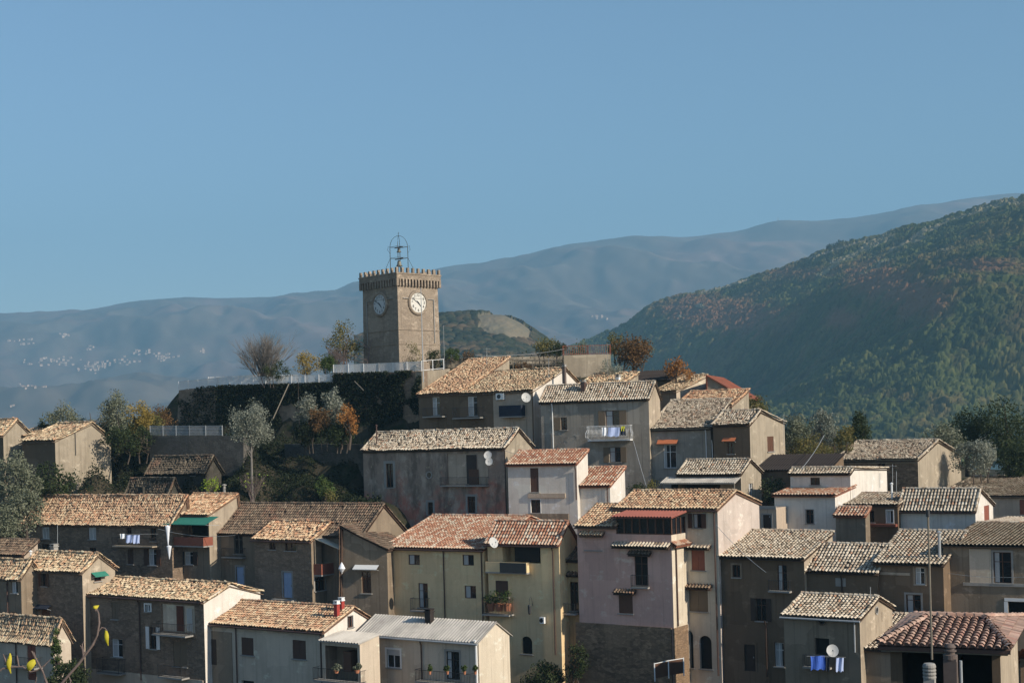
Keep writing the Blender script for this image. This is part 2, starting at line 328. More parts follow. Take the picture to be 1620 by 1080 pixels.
# ------------------------------------------------------------------ roof tiles
TILE = {  # pitch, exposure, rotation jitter, offset jitter, height jitter, sag, missing
    'old': (.24, .33, .14, .030, .022, .16, .035), 'mid': (.27, .36, .06, .014, .010, .06, .01),
    'new': (.28, .37, .015, .004, .003, .02, 0.0)}
def tile_plane(B, O, A, U, width, length, style='mid', seed=0):
    """barrel tiles (covers over channels) laid in columns on the plane O + a*A + u*U"""
    O, A, U = (np.array(q, float) for q in (O, A, U)); N = np.cross(A, U); N /= np.linalg.norm(N)
    if N[2] < 0: N = -N
    pitch, expo, rj, oj, hj, sag, miss = TILE[style]
    nc = max(2, int(round(width / pitch))); pc = width / nc; nr = max(1, int(math.ceil(length / expo))); pr = length / nr
    r = np.random.default_rng(seed + 17)
    def put(a, u, h):
        s_ = -sag * np.sin(np.pi * np.clip(u / length, 0, 1)) * (.5 + vnoise(a * .35 + seed, u * .3, 3)) + (vnoise(a * .8, u * .8, seed) - .5) * sag * .8
        return O + a[..., None] * A + u[..., None] * U + (h + s_)[..., None] * N
    I, J = np.meshgrid(np.arange(nc), np.arange(nr), indexing='ij'); I = I.ravel(); J = J.ravel(); n = len(I)
    # covers
    ac = (I + .5) * pc + r.normal(0, oj, n); uc = J * pr + r.normal(0, oj * 1.3, n); ph = r.normal(0, rj, n)
    dh = np.abs(r.normal(0, hj, n)) + (J == 0) * .035; keep = r.random(n) >= miss
    th = np.pi * np.arange(5) / 4; L = pr * 1.2
    ww = np.stack([np.full(n, pc * .40), np.full(n, pc * .31)], 1)
    a = -ww[:, :, None] * np.cos(th)[None, None, :]
    hh = ww[:, :, None] * .95 * np.sin(th)[None, None, :] + np.array([.055, .012])[None, :, None] + dh[:, None, None]
    u = np.broadcast_to(np.array([0, L])[None, :, None], a.shape)
    aa = a * np.cos(ph)[:, None, None] - (u - L / 2) * np.sin(ph)[:, None, None] + ac[:, None, None]
    uu = a * np.sin(ph)[:, None, None] + (u - L / 2) * np.cos(ph)[:, None, None] + L / 2 + uc[:, None, None]
    V = put(aa, uu, hh)[keep]; m = len(V)
    base = (np.arange(m) * 10)[:, None, None]; k = np.arange(4)[None, :, None]
    idx = (base + np.concatenate([k, k + 1, k + 6, k + 5], 2)).reshape(-1, 4)
    col = np.where((J == 0) & (r.random(n) < .75), .62 + .15 * r.random(n), r.random(n))[keep]
    B.quads(V.reshape(-1, 3), idx, np.repeat(col, 10), np.repeat(r.random(m) * .12, 10))
    # channels
    I2, J2 = np.meshgrid(np.arange(nc + 1), np.arange(nr), indexing='ij'); I2 = I2.ravel(); J2 = J2.ravel(); n2 = len(I2)
    a = np.broadcast_to((np.array([-.42, 0, .42]) * pc)[None, None, :], (n2, 2, 3)) + (np.clip(I2 * pc, pc * .2, width - pc * .2))[:, None, None]
    u = np.broadcast_to(np.array([0, L])[None, :, None], (n2, 2, 3)) + (J2 * pr)[:, None, None]
    h = np.broadcast_to(np.array([.05, 0, .05])[None, None, :], (n2, 2, 3)) + np.array([.03, .0])[None, :, None]
    V = put(a, u, h)
    base = (np.arange(n2) * 6)[:, None, None]; k = np.arange(2)[None, :, None]
    idx = (base + np.concatenate([k, k + 1, k + 4, k + 3], 2)).reshape(-1, 4)
    B.quads(V.reshape(-1, 3), idx, np.repeat(r.random(n2), 6), np.repeat(.55 + .45 * r.random(n2), 6))
    # backing slab
    q = [O + N * -.05, O + A * width + N * -.05, O + A * width + U * length + N * -.05, O + U * length + N * -.05]
    lo = [p - N * .08 - N * sag * .6 for p in q]; q = [p - N * sag * .8 for p in q]
    B.add(np.array(q + lo), [(0, 1, 2, 3), (7, 6, 5, 4), (0, 4, 5, 1), (1, 5, 6, 2), (2, 6, 7, 3), (3, 7, 4, 0)], .2, 1.0)
def tile_line(B, p0, p1, r_=.12, seed=0, jit=.02, col=None):
    """a row of single cover tiles, end over end (ridge or verge)"""
    p0 = Vector(p0); p1 = Vector(p1); d = p1 - p0; n = max(1, int(round(d.length / .36))); rr = random.Random(seed)
    t_ = d.normalized(); s_ = t_.cross(Vector((0, 0, 1))).normalized(); up = s_.cross(t_)
    for i in range(n):
        a = p0 + d * (i / n) + s_ * rr.gauss(0, jit) + up * rr.gauss(0, jit * .6); b = p0 + d * ((i + 1.12) / n) + s_ * rr.gauss(0, jit)
        vs = []
        for q, ra, hu in ((a, r_, .03), (b, r_ * .82, 0)):
            for k in range(5):
                th = math.pi * k / 4; vs.append(tuple(q - s_ * ra * math.cos(th) + up * (ra * .9 * math.sin(th) + hu)))
        B.add(vs, [(k, k + 1, k + 6, k + 5) for k in range(4)], rr.random() if col is None else col, rr.random() * .15)
def sheet_plane(B, O, A, U, width, length, pitch=.27, amp=.05):
    O, A, U = (np.array(q, float) for q in (O, A, U)); N = np.cross(A, U); N /= np.linalg.norm(N)
    if N[2] < 0: N = -N
    nx = int(width / pitch * 6); ny = max(2, int(length / 1.8) + 1)
    a = np.linspace(0, width, nx + 1); lap = []
    for j in range(ny - 1):
        u0, u1 = length * j / (ny - 1) - (.08 if j else 0), length * (j + 1) / (ny - 1)
        for off, vs_ in ((.012, 0),):
            h = amp * np.sin(a / pitch * 2 * np.pi)
            V = np.concatenate([O + a[:, None] * A + u0 * U + (h + .03)[:, None] * N, O + a[:, None] * A + u1 * U + h[:, None] * N])
            B.add(V, [(i, i + 1, i + 2 + nx, i + 1 + nx) for i in range(nx)])
    q = [O - N * .04, O + A * width - N * .04, O + A * width + U * length - N * .04, O + U * length - N * .04]; lo = [p - N * .05 for p in q]
    B.add(np.array(q + lo), [(0, 1, 2, 3), (7, 6, 5, 4), (0, 4, 5, 1), (1, 5, 6, 2), (2, 6, 7, 3), (3, 7, 4, 0)])

GROUND = []                              # (x, y, z) control points of the village ground
# ------------------------------------------------------------------ houses
class House:
    """box house seen on its front and its right-hand gable; frame: x along the front (0 at the near corner), y back, z up"""
    def __init__(s, label, Y, near, lx, rx, ridge, h, wall, roof, style='mid', kind='gable', yaw=34, rf=.5, gable=None,
                 ov=.30, gov=.14, win=(), name='house', cat='house', seed=None, group=None, cap=True, par=False, lean=None, slope_l=None):
        s.th = R(yaw); s.n = Vector((-math.sin(s.th), -math.cos(s.th), 0)); s.xv = Vector((math.cos(s.th), -math.sin(s.th), 0)); s.yv = Vector((math.sin(s.th), math.cos(s.th), 0))
        s.Cc = P(near[0], near[1], Y); s.seed = int(near[0] * 7 + near[1]) if seed is None else seed
        s.C0 = Vector((s.Cc.x, s.Cc.y, s.Cc.z - h)); s.H = h
        s.L = -s.onF(lx, near[1]).x; s.W = s.onR(rx, near[1]).y
        s.root = thing(name, label, cat, s.C0, -s.th, group)
        s.kind = kind; s.openF = []; s.openR = []; s.ov = ov; s.gov = gov
        if kind in ('gable', 'shed', 'hip'):
            s.ry = s.W * (1.0 if kind == 'shed' else rf)
            q = s.Cc + s.yv * s.ry; s.rz = z_at(q.x, q.y, ridge) - s.C0.z
        elif kind == 'front':             # gable faces the front; rf = ridge place along the front from the left
            s.rx_ = -s.L * (1 - rf); q = s.Cc + s.xv * s.rx_; s.rz = z_at(q.x, q.y, ridge) - s.C0.z
        else: s.rz = h; s.ry = s.W
        s.wallm = wall; s.gablem = gable; s.parts(win); s.walls(); s.roofs(roof, style, cap)
        for fx in (0, .5, 1):
            for fy in (0, .5, 1):
                q = s.C0 - s.xv * s.L * fx + s.yv * s.W * fy; GROUND.append((q.x, q.y, s.C0.z + .35))
    def loc(s, v): d = v - s.C0; return Vector((d.dot(s.xv), d.dot(s.yv), d.z))
    def onF(s, px, py, off=0.0):
        r_ = ray(px, py); pl = s.Cc + s.yv * off; return s.loc(r_ * (pl.dot(s.n) / r_.dot(s.n)))
    def onR(s, px, py, off=0.0):
        r_ = ray(px, py); pl = s.Cc + s.xv * off; return s.loc(r_ * (pl.dot(s.xv) / r_.dot(s.xv)))
    def T(s, face):
        if face == 'F': return lambda a, d, z: (a, d, z)
        return lambda a, d, z: (-d, a, z)
    def top(s, face, a):
        if face == 'F':
            if s.kind == 'front':
                k = (a + s.L) / (s.L + s.rx_) if a < s.rx_ else (0 - a) / (0 - s.rx_)
                return s.H + (s.rz - s.H) * max(0, min(1, k))
            return s.H
        if s.kind in ('flat', 'front'): return s.H
        if s.kind == 'hip': return s.H
        if a <= s.ry: return s.H + (s.rz - s.H) * a / s.ry
        bz = s.H if s.kind == 'gable' else s.rz
        return s.rz + (bz - s.rz) * (a - s.ry) / max(.01, s.W - s.ry)
    def rect(s, w_):
        x0, y0, x1, y1 = w_[:4]; face = w_[5] if len(w_) > 5 and w_[5] else 'F'
        f = s.onF if face == 'F' else s.onR
        c0 = f((x0 + x1) / 2, y1); c1 = f((x0 + x1) / 2, y0); l = f(x0, (y0 + y1) / 2); r_ = f(x1, (y0 + y1) / 2)
        a0, a1 = (l.x, r_.x) if face == 'F' else (l.y, r_.y)
        return face, a0, a1, c0.z, c1.z
    def parts(s, win):
        s.wins = []
        for w_ in win:
            face, a0, a1, z0, z1 = s.rect(w_)
            opts = w_[6] if len(w_) > 6 else {}
            s.wins.append((w_[4], face, a0, a1, z0, z1, opts))
            lim = (-s.L + .1, -.1) if face == 'F' else (.1, s.W - .1)
            a0c, a1c = max(a0, lim[0]), min(a1, lim[1])
            if w_[4] in OPEN_KINDS and a1c > a0c:
                (s.openF if face == 'F' else s.openR).append((a0c, a1c, max(.05, z0), z1, OPEN_KINDS[w_[4]], opts.get('arch')))
    def strip(s, B, face, a_lo, a_hi, ops, breaks):
        T = s.T(face); cuts = sorted(set([a_lo, a_hi] + breaks + [q for o in ops for q in o[:2]]))
        for a, b in zip(cuts[:-1], cuts[1:]):
            if b - a < 1e-4: continue
            m = (a + b) / 2; zs = sorted([(o[2], o[3]) for o in ops if o[0] < m < o[1]]); z = -1.5
            ta, tb = s.top(face, a), s.top(face, b)
            for z0, z1 in zs:
                if z0 > z: B.add([T(a, 0, z), T(b, 0, z), T(b, 0, z0), T(a, 0, z0)], [(0, 1, 2, 3)])
                z = max(z, z1)
            B.add([T(a, 0, z), T(b, 0, z), T(b, 0, tb), T(a, 0, ta)], [(0, 1, 2, 3)])
        for a0, a1, z0, z1, d, arch in ops:
            for p in ([(a0, 0, z0), (a0, d, z0), (a0, d, z1), (a0, 0, z1)], [(a1, 0, z0), (a1, 0, z1), (a1, d, z1), (a1, d, z0)],
                      [(a0, 0, z0), (a1, 0, z0), (a1, d, z0), (a0, d, z0)], [(a0, 0, z1), (a0, d, z1), (a1, d, z1), (a1, 0, z1)]):
                B.add([T(*q) for q in p], [(0, 1, 2, 3)])
            if arch:
                r_ = (a1 - a0) / 2; mc = (a0 + a1) / 2
                for sg in (-1, 1):
                    pts = [(mc + sg * r_, z1)] + [(mc + sg * r_ * math.cos(q), z1 - r_ + r_ * math.sin(q)) for q in [k * math.pi / 16 for k in range(9)]]
                    B.add([T(a, .004, z) for a, z in pts], [(0, k, k + 1) for k in range(1, len(pts) - 1)])
    def walls(s):
        B = MB(); L, W, H = s.L, s.W, s.H
        s.strip(B, 'F', -L, 0, s.openF, [s.rx_] if s.kind == 'front' else [])
        if s.gablem is None: s.strip(B, 'R', 0, W, s.openR, [s.ry] if s.kind in ('gable',) else [])
        ys = [0, s.ry, W] if s.kind == 'gable' else [0, W]
        tl = [(-L, y, s.top('R', y)) for y in ys]
        B.add([(-L, W, -1.5), (-L, 0, -1.5)] + tl, [tuple(range(2 + len(tl)))])
        zb = s.top('R', W)
        if s.kind == 'front': B.add([(0, W, -1.5), (-L, W, -1.5), (-L, W, H), (s.rx_, W, s.rz), (0, W, H)], [(0, 1, 2, 3, 4)])
        else: B.add([(0, W, -1.5), (-L, W, -1.5), (-L, W, zb), (0, W, zb)], [(0, 1, 2, 3)])
        if s.kind == 'flat': B.add([(-L, 0, H), (0, 0, H), (0, W, H), (-L, W, H)], [(0, 1, 2, 3)])
        s.wall = B.build('wall', s.wallm, s.root)
        if s.gablem is not None:
            B = MB(); s.strip(B, 'R', 0, W, s.openR, [s.ry] if s.kind == 'gable' else []); s.gwall = B.build('gable_wall', s.gablem, s.root)
        for w_ in s.wins: DETAIL[w_[0]](s, *w_[1:])
    def roofs(s, roof, style, cap):
        if roof is None or s.kind == 'flat': s.roof = s.root; return
        B = MB(); L, W, H = s.L, s.W, s.H; ov, go = s.ov, s.gov; sheet = style == 'sheet'
        def plane(O, A, U, wd, ln, sd):
            if sheet: sheet_plane(B, O, A, U, wd, ln)
            else: tile_plane(B, O, A, U, wd, ln, style, sd)
        dz = .06
        if s.kind in ('gable', 'shed'):
            sl = (s.rz - H) / s.ry; n_ = math.hypot(1, sl)
            x0 = -L - go; wd = L + 2 * go; r1 = s.ry + (0 if s.kind == 'gable' else .1)
            plane((x0, -ov, H - ov * sl + dz), (1, 0, 0), (0, 1 / n_, sl / n_), wd, (r1 + ov) * n_, s.seed)
            if s.kind == 'gable':
                sb = (s.rz - H) / (W - s.ry); nb = math.hypot(1, sb)
                plane((x0, W + ov, H - ov * sb + dz), (1, 0, 0), (0, -1 / nb, sb / nb), wd, (W + ov - s.ry) * nb, s.seed + 1)
            if not sheet and cap:
                tile_line(B, (x0, r1, s.rz + dz + .08), (x0 + wd, r1, s.rz + dz + .08), .13, s.seed, .05 if style == 'old' else .02)
                for xx in (x0 + .06, x0 + wd - .06): tile_line(B, (xx, -ov, H - ov * sl + dz + .06), (xx, r1, s.rz + dz + .06), .11, s.seed + 5)
                if s.kind == 'gable': tile_line(B, (x0 + wd - .06, W + ov, H - ov * sb + dz + .06), (x0 + wd - .06, r1, s.rz + dz + .06), .11, s.seed + 6)
        elif s.kind == 'front':
            for side in (0, 1):
                e = -L if side == 0 else 0; run = abs(s.rx_ - e); sl = (s.rz - H) / run; n_ = math.hypot(1, sl); sg = 1 if side == 0 else -1
                plane((e - sg * ov, -go - .1, H - ov * sl + dz), (0, 1, 0), (sg / n_, 0, sl / n_), W + 2 * go, (run + ov) * n_, s.seed + side)
            if not sheet: tile_line(B, (s.rx_, -go, s.rz + dz + .08), (s.rx_, W + go, s.rz + dz + .08), .13, s.seed)
        s.roof = B.build('roof', roof, s.root)
    # ---- small things fixed to the house
    def chimney(s, px, ytop, ybot, wpx, off, mat='dark_brick', capm='concrete', pots=0):
        t0 = s.onF(px, ytop, off); b0 = s.onF(px, ybot, off); hw = wpx / 2 / F * s.Cc.y
        B = MB(); B.box(b0.x - hw, b0.x + hw, off - hw, off + hw, b0.z - .8, t0.z - .12)
        ch = B.build('chimney', mat, s.roof)
        B = MB(); B.box(b0.x - hw * 1.25, b0.x + hw * 1.25, off - hw * 1.25, off + hw * 1.25, t0.z - .14, t0.z - .05)
        for q in (-1, 1): B.box(b0.x + q * hw * .8 - .05, b0.x + q * hw * .8 + .05, off - hw, off + hw, t0.z - .05, t0.z + .08)
        B.box(b0.x - hw * 1.2, b0.x + hw * 1.2, off - hw * 1.2, off + hw * 1.2, t0.z + .08, t0.z + .13)
        B.build('chimney_cap', capm, ch); return ch
    def flue(s, px, ytop, ybot, off, mat='zinc', r_=.07):
        t0 = s.onF(px, ytop, off); b0 = s.onF(px, ybot, off); B = MB()
        B.tube([(b0.x, off, b0.z - .4), (b0.x, off, t0.z)], r_, 8); B.lathe([(r_ * 1.9, 0), (r_ * 1.9, .06), (0.01, .16)], (b0.x, off, t0.z + .03), 8)
        B.build('flue_pipe', mat, s.roof)
    def pipe(s, px, y0, y1, face='F', mat='copper_brown', r_=.055, px1=None):
        f = s.onF if face == 'F' else s.onR; T = s.T(face); a = f(px, y0); b = f(px1 if px1 else px + (y1 - y0) * .028, y1)
        ka = (a.x, b.x) if face == 'F' else (a.y, b.y)
        B = MB(); B.tube([T(ka[0], -s.ov + .05, a.z + .12), T(ka[0], -.09, a.z - .25), T(ka[1], -.09, b.z)], r_, 7); B.build('drainpipe', mat, s.root)
    def gutter(s, mat='copper_brown'):
        B = MB(); sl = (s.rz - s.H) / max(.1, s.ry); z = s.H - s.ov * sl - .03
        B.tube([(-s.L - s.gov, -s.ov - .06, z), (s.gov, -s.ov - .06, z)], .075, 7); B.build('gutter', mat, s.roof)
    def antenna(s, px, ytop, ybot, off, n=6, arm=.5):
        t0 = s.onF(px, ytop, off); b0 = s.onF(px, ybot, off); B = MB()
        B.tube([(b0.x, off, b0.z - .3), (t0.x, off, t0.z)], .022, 5)
        if n:
            B.tube([(t0.x - arm, off, t0.z - .15), (t0.x + arm, off, t0.z - .15)], .015, 4)
            for k in range(n):
                q = t0.x - arm + 2 * arm * k / (n - 1); B.tube([(q, off - .2, t0.z - .15), (q, off + .2, t0.z - .15)], .01, 4)
        B.build('antenna', 'zinc', s.roof)
    def dish(s, px, py, rpx, off=-.45, face='F', aim=(.55, -.75, .35)):
        c = (s.onF if face == 'F' else s.onR)(px, py, off if face == 'F' else -off); r_ = rpx / F * s.Cc.y
        wd = Vector(aim); ax = Vector((wd.dot(s.xv), wd.dot(s.yv), wd.z)).normalized()
        u = ax.cross(Vector((0, 0, 1))).normalized(); v = u.cross(ax); vs = []; n = 18
        for k, (rr, dd) in enumerate(((.02, 0), (.5, .05), (.8, .13), (1, .2))):
            for q in range(n):
                a = 2 * math.pi * q / n; vs.append(tuple(c + (u * math.cos(a) * rr + v * math.sin(a) * rr * 1.08) * r_ + ax * dd * r_))
        B = MB(); B.add(vs, [(i * n + q, i * n + (q + 1) % n, (i + 1) * n + (q + 1) % n, (i + 1) * n + q) for i in range(3) for q in range(n)])
        B.lathe([(0, 0), (.05, 0)], tuple(c), 6)
        d = B.build('satellite_dish', 'dish_grey', s.root, True)
        B = MB(); B.tube([tuple(c - v * r_), tuple(c + ax * r_ * .9 - v * .2 * r_)], .012, 4); B.box(*[q for w_ in (c + ax * r_ * .9 - v * .15 * r_) for q in (w_ - .04, w_ + .04)])
        B.tube([tuple(c), (c.x, 0.02, c.z - .3) if face == 'F' else (-.02, c.y, c.z - .3)], .02, 5); B.build('dish_arm', 'zinc', d)

def along(h, px, py, off=0.0):
    r_ = ray(px, py); pl = h.Cc + h.yv * off; return r_.y * (pl.dot(h.n) / r_.dot(h.n))
# ---- openings and other facade parts (added per pixel rectangle on the real wall plane)
def bx(B, T, a0, a1, d0, d1, z0, z1):
    p = T(a0, d0, z0); q = T(a1, d1, z1); B.box(p[0], q[0], p[1], q[1], p[2], q[2])
def mk_window(frame='brown_wood', shut=None, surround=None, glass='glass', sill='concrete', mull=1, bars=1, leafm='shutter_brown', curtain=False, depth=.16):
    def f(s, face, a0, a1, z0, z1, o):
        lim = (-s.L + .1, -.1) if face == 'F' else (.1, s.W - .1); a0 = max(a0, lim[0]); a1 = min(a1, lim[1])
        if a1 - a0 < .1: return
        fr = o.get('frame', frame); sh = o.get('shut', shut); su = o.get('surround', surround); T = s.T(face); wd = a1 - a0; d = depth; fw = .055
        B = MB()
        bx(B, T, a0 + .002, a0 + fw, d - .06, d, z0, z1); bx(B, T, a1 - fw, a1 - .002, d - .06, d, z0, z1)
        bx(B, T, a0 + fw, a1 - fw, d - .06, d, z1 - fw, z1 - .002); bx(B, T, a0 + fw, a1 - fw, d - .06, d, z0 + .002, z0 + fw)
        if mull and wd > .5: bx(B, T, (a0 + a1) / 2 - .03, (a0 + a1) / 2 + .03, d - .065, d - .005, z0 + fw, z1 - fw)
        if bars and z1 - z0 > 1.2: bx(B, T, a0 + fw, a1 - fw, d - .055, d - .012, z0 + (z1 - z0) * .68, z0 + (z1 - z0) * .68 + .04)
        w_ = B.build('window', fr, s.root)
        B = MB(); B.add([T(a0, d - .01, z0), T(a1, d - .01, z0), T(a1, d - .01, z1), T(a0, d - .01, z1)], [(0, 1, 2, 3)]); B.build('pane', o.get('glass', glass), w_)
        if curtain or o.get('curtain'):
            B = MB(); k = o.get('ck', .5); n = 8
            for i in range(n):
                q0 = a0 + fw + (wd - 2 * fw) * k * i / n; q1 = a0 + fw + (wd - 2 * fw) * k * (i + 1) / n
                B.add([T(q0, d - .015 - .02 * (i % 2), z0 + fw), T(q1, d - .015 - .02 * ((i + 1) % 2), z0 + fw), T(q1, d - .015 - .02 * ((i + 1) % 2), z1 - fw), T(q0, d - .015 - .02 * (i % 2), z1 - fw)], [(0, 1, 2, 3)])
            B.build('curtain', 'curtain', w_)
        if sill and not o.get('nosill'):
            B = MB(); bx(B, T, a0 - .1, a1 + .1, -.12, .04, z0 - .07, z0 + .012); B.build('sill', sill, w_)
        if su:
            B = MB(); e = o.get('sw', .14)
            bx(B, T, a0 - e, a0 - .004, -.035, .01, z0 - (0 if sill else 0), z1 + e); bx(B, T, a1 + .004, a1 + e, -.035, .01, z0, z1 + e); bx(B, T, a0 - .004, a1 + .004, -.033, .01, z1 + .004, z1 + e)
            B.build('surround', su, w_)
        lm = o.get('leaf', leafm)
        if sh == 'open':
            for q0, q1 in ((a0 - wd * .5, a0 - .02), (a1 + .02, a1 + wd * .5)):
                B = MB(); bx(B, T, q0, q1, -.075, -.03, z0, z1); B.build('shutter', lm, w_)
        elif sh == 'left':
            B = MB(); bx(B, T, a0 - wd, a0 - .02, -.075, -.03, z0, z1); B.build('shutter', lm, w_)
        elif sh == 'closed':
            for q0, q1 in ((a0 + .01, (a0 + a1) / 2 - .008), ((a0 + a1) / 2 + .008, a1 - .01)):
                B = MB(); bx(B, T, q0, q1, .03, .07, z0 + .01, z1 - .01); B.build('shutter', lm, w_)
        elif sh == 'roller':
            B = MB(); bx(B, T, a0 + .01, a1 - .01, .04, .07, z1 - (z1 - z0) * o.get('rk', .35), z1 - .005); B.build('roller_blind', 'curtain', w_)
    return f
def mk_door(s, face, a0, a1, z0, z1, o):
    T = s.T(face); m = o.get('mat', 'brown_wood'); d = .14
    B = MB(); bx(B, T, a0 + .002, a1 - .002, d - .05, d, z0, z1)
    k = 2 if a1 - a0 > 1.0 else 1
    for i in range(k):
        q0 = a0 + (a1 - a0) * i / k + .1; q1 = a0 + (a1 - a0) * (i + 1) / k - .1
        for r0, r1 in ((.08, .45), (.52, .92)): bx(B, T, q0, q1, d - .075, d - .045, z0 + (z1 - z0) * r0, z0 + (z1 - z0) * r1)
    dr = B.build('door', m, s.root)
    B = MB(); bx(B, T, a1 - .18, a1 - .13, d - .12, d - .05, z0 + 1.0, z0 + 1.12); B.build('handle', 'zinc', dr)
    if o.get('surround'):
        B = MB(); e = .14
        bx(B, T, a0 - e, a0 - .004, -.035, .01, z0, z1 + e); bx(B, T, a1 + .004, a1 + e, -.035, .01, z0, z1 + e); bx(B, T, a0 - .004, a1 + .004, -.033, .01, z1 + .004, z1 + e)
        B.build('surround', o['surround'], dr)
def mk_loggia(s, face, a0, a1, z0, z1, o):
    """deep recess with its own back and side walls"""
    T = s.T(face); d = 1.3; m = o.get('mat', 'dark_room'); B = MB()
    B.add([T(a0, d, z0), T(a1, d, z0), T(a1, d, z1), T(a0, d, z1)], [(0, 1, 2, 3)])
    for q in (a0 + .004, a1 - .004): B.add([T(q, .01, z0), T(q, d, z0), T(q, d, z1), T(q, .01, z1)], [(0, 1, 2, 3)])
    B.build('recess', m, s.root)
def mk_panel(s, face, a0, a1, z0, z1, o):
    """shallow painted recess (bricked loggia with coloured plaster)"""
    T = s.T(face); B = MB(); d = .12
    B.add([T(a0, d - .006, z0), T(a1, d - .006, z0), T(a1, d - .006, z1), T(a0, d - .006, z1)], [(0, 1, 2, 3)]); B.build('painted_panel', o.get('mat', 'blue_grey_render'), s.root)
def mk_balcony(s, face, a0, a1, z0, z1, o):
    """z0..z1 is slab bottom to rail top"""
    T = s.T(face); dp = o.get('d', .85); B = MB(); bx(B, T, a0, a1, -dp, -.003, z0, z0 + .12)
    b = B.build('balcony', o.get('slab', 'concrete'), s.root)
    zr0, zr1 = z0 + .12, max(z1, z0 + .9); rm = o.get('rail', 'iron'); B = MB()
    if o.get('solid'):
        bx(B, T, a0, a1, -dp, -dp + .08, zr0, zr1); bx(B, T, a0, a0 + .08, -dp + .08, -.01, zr0, zr1); bx(B, T, a1 - .08, a1, -dp + .08, -.01, zr0, zr1)
        B.build('parapet', rm, b); return
    k = o.get('bulge', 0)
    def post(a, d, r_=.012):
        if k:
            an = 1 if a > a1 - .05 else (-1 if a < a0 + .05 else 0)
            pts = [(0, 0), (.18, .22), (.2, .45), (.04, .75), (.07, 1)]; hz = zr1 - zr0
            B.tube([T(a + an * k * q, d - k * q, zr0 + hz * v) for q, v in pts], r_, 4)
        else: B.tube([T(a, d, zr0), T(a, d, zr1)], r_, 4)
    n = max(3, int((a1 - a0) / .14))
    for i in range(n + 1): post(a0 + .03 + (a1 - a0 - .06) * i / n, -dp + .04, .022 if i in (0, n) or k else .011)
    m = max(2, int(dp / .16))
    for i in range(1, m):
        for a in (a0 + .03, a1 - .03): post(a, -dp + .04 + (dp - .08) * i / m)
    for z in (zr0 + .08, zr1): B.tube([T(a0 + .03, -.02, z), T(a0 + .03, -dp + .04, z), T(a1 - .03, -dp + .04, z), T(a1 - .03, -.02, z)], .022, 4)
    B.build('railing', rm, b)
def mk_ledge(s, face, a0, a1, z0, z1, o):
    """little tiled canopy over an opening"""
    T = s.T(face); B = MB(); A = Vector(T(1, 0, 0)); out = Vector(T(0, -1, 0)); dp = o.get('d', .45); rise = max(.12, (z1 - z0)); U = (-out * dp + Vector((0, 0, rise))); ln = U.length
    tile_plane(B, Vector(T(a0, 0, z0)) + out * dp, A, U.normalized(), a1 - a0, ln, 'new', 3)
    B.build('tiled_canopy', o.get('mat', 'red_tiles'), s.root)
def mk_awning(s, face, a0, a1, z0, z1, o):
    T = s.T(face); dp = o.get('d', .8); B = MB(); n = 8
    vs = [T(a0 + (a1 - a0) * i / n, d, z) for d, z in ((-.02, z1), (-dp, z0 + .06), (-dp, z0)) for i in range(n + 1)]
    B.add(vs, [(i, i + 1, i + n + 2, i + n + 1) for i in range(n)] + [(i + n + 1, i + n + 2, i + 2 * n + 3, i + 2 * n + 2) for i in range(n)])
    aw = B.build('awning', o.get('mat', 'green_canvas'), s.root)
    B = MB(); B.tube([T(a0 + .05, -.02, z0 - .1), T(a0 + .05, -dp, z0 + .05)], .02, 4); B.tube([T(a1 - .05, -.02, z0 - .1), T(a1 - .05, -dp, z0 + .05)], .02, 4); B.build('awning_arm', 'zinc', aw)
def mk_round(s, face, a0, a1, z0, z1, o):
    T = s.T(face); r_ = (z1 - z0) / 2; ca, cz = (a0 + a1) / 2, (z0 + z1) / 2; n = 20; vs = []
    for rr, d in ((1, .02), (1.02, -.05), (.72, -.05), (.70, -.006)):
        vs += [T(ca + rr * r_ * math.cos(2 * math.pi * k / n), d, cz + rr * r_ * math.sin(2 * math.pi * k / n)) for k in range(n)]
    B = MB(); B.add(vs, [(i * n + k, i * n + (k + 1) % n, (i + 1) * n + (k + 1) % n, (i + 1) * n + k) for i in range(3) for k in range(n)])
    w_ = B.build('round_window', o.get('frame', 'concrete'), s.root)
    B = MB(); B.add([T(ca + .71 * r_ * math.cos(2 * math.pi * k / n), -.012, cz + .71 * r_ * math.sin(2 * math.pi * k / n)) for k in range(n)], [tuple(range(n))]); B.build('pane', 'glass', w_)
def mk_band(s, face, a0, a1, z0, z1, o):
    """masonry or painted band standing proud of the wall"""
    T = s.T(face); B = MB(); bx(B, T, a0, a1, -o.get('d', .06), .02, z0, z1); B.build(o.get('nm', 'plinth'), o.get('mat', 'rubble_stone'), s.root)
def mk_ac(s, face, a0, a1, z0, z1, o):
    T = s.T(face); B = MB(); bx(B, T, a0, a1, -.35, -.03, z0, z1); a = B.build('air_conditioner', 'white_paint', s.root)
    cx = a0 + (a1 - a0) * .4; cz = (z0 + z1) / 2; r_ = (z1 - z0) * .36; B = MB(); n = 14
    B.add([T(cx + r_ * math.cos(2 * math.pi * k / n), -.356, cz + r_ * math.sin(2 * math.pi * k / n)) for k in range(n)], [tuple(range(n))]); B.build('fan_grille', 'iron', a)
def mk_lamp(s, face, a0, a1, z0, z1, o):
    T = s.T(face); c = (a0 + a1) / 2; h = z1 - z0; B = MB()
    B.tube([T(c, -.02, z0 + h * .45), T(c, -.15, z1 - h * .1), T(c, -.35, z1), T(c, -.55, z1 - h * .15), T(c, -.55, z1 - h * .4)], .022, 5)
    l = B.build('wall_lamp', 'iron', s.root)
    B = MB(); q = T(c, -.55, z0); B.lathe([(.04, h * .6), (.16, h * .5), (.13, .08), (.05, 0)], q, 6); B.build('lantern', 'iron', l)
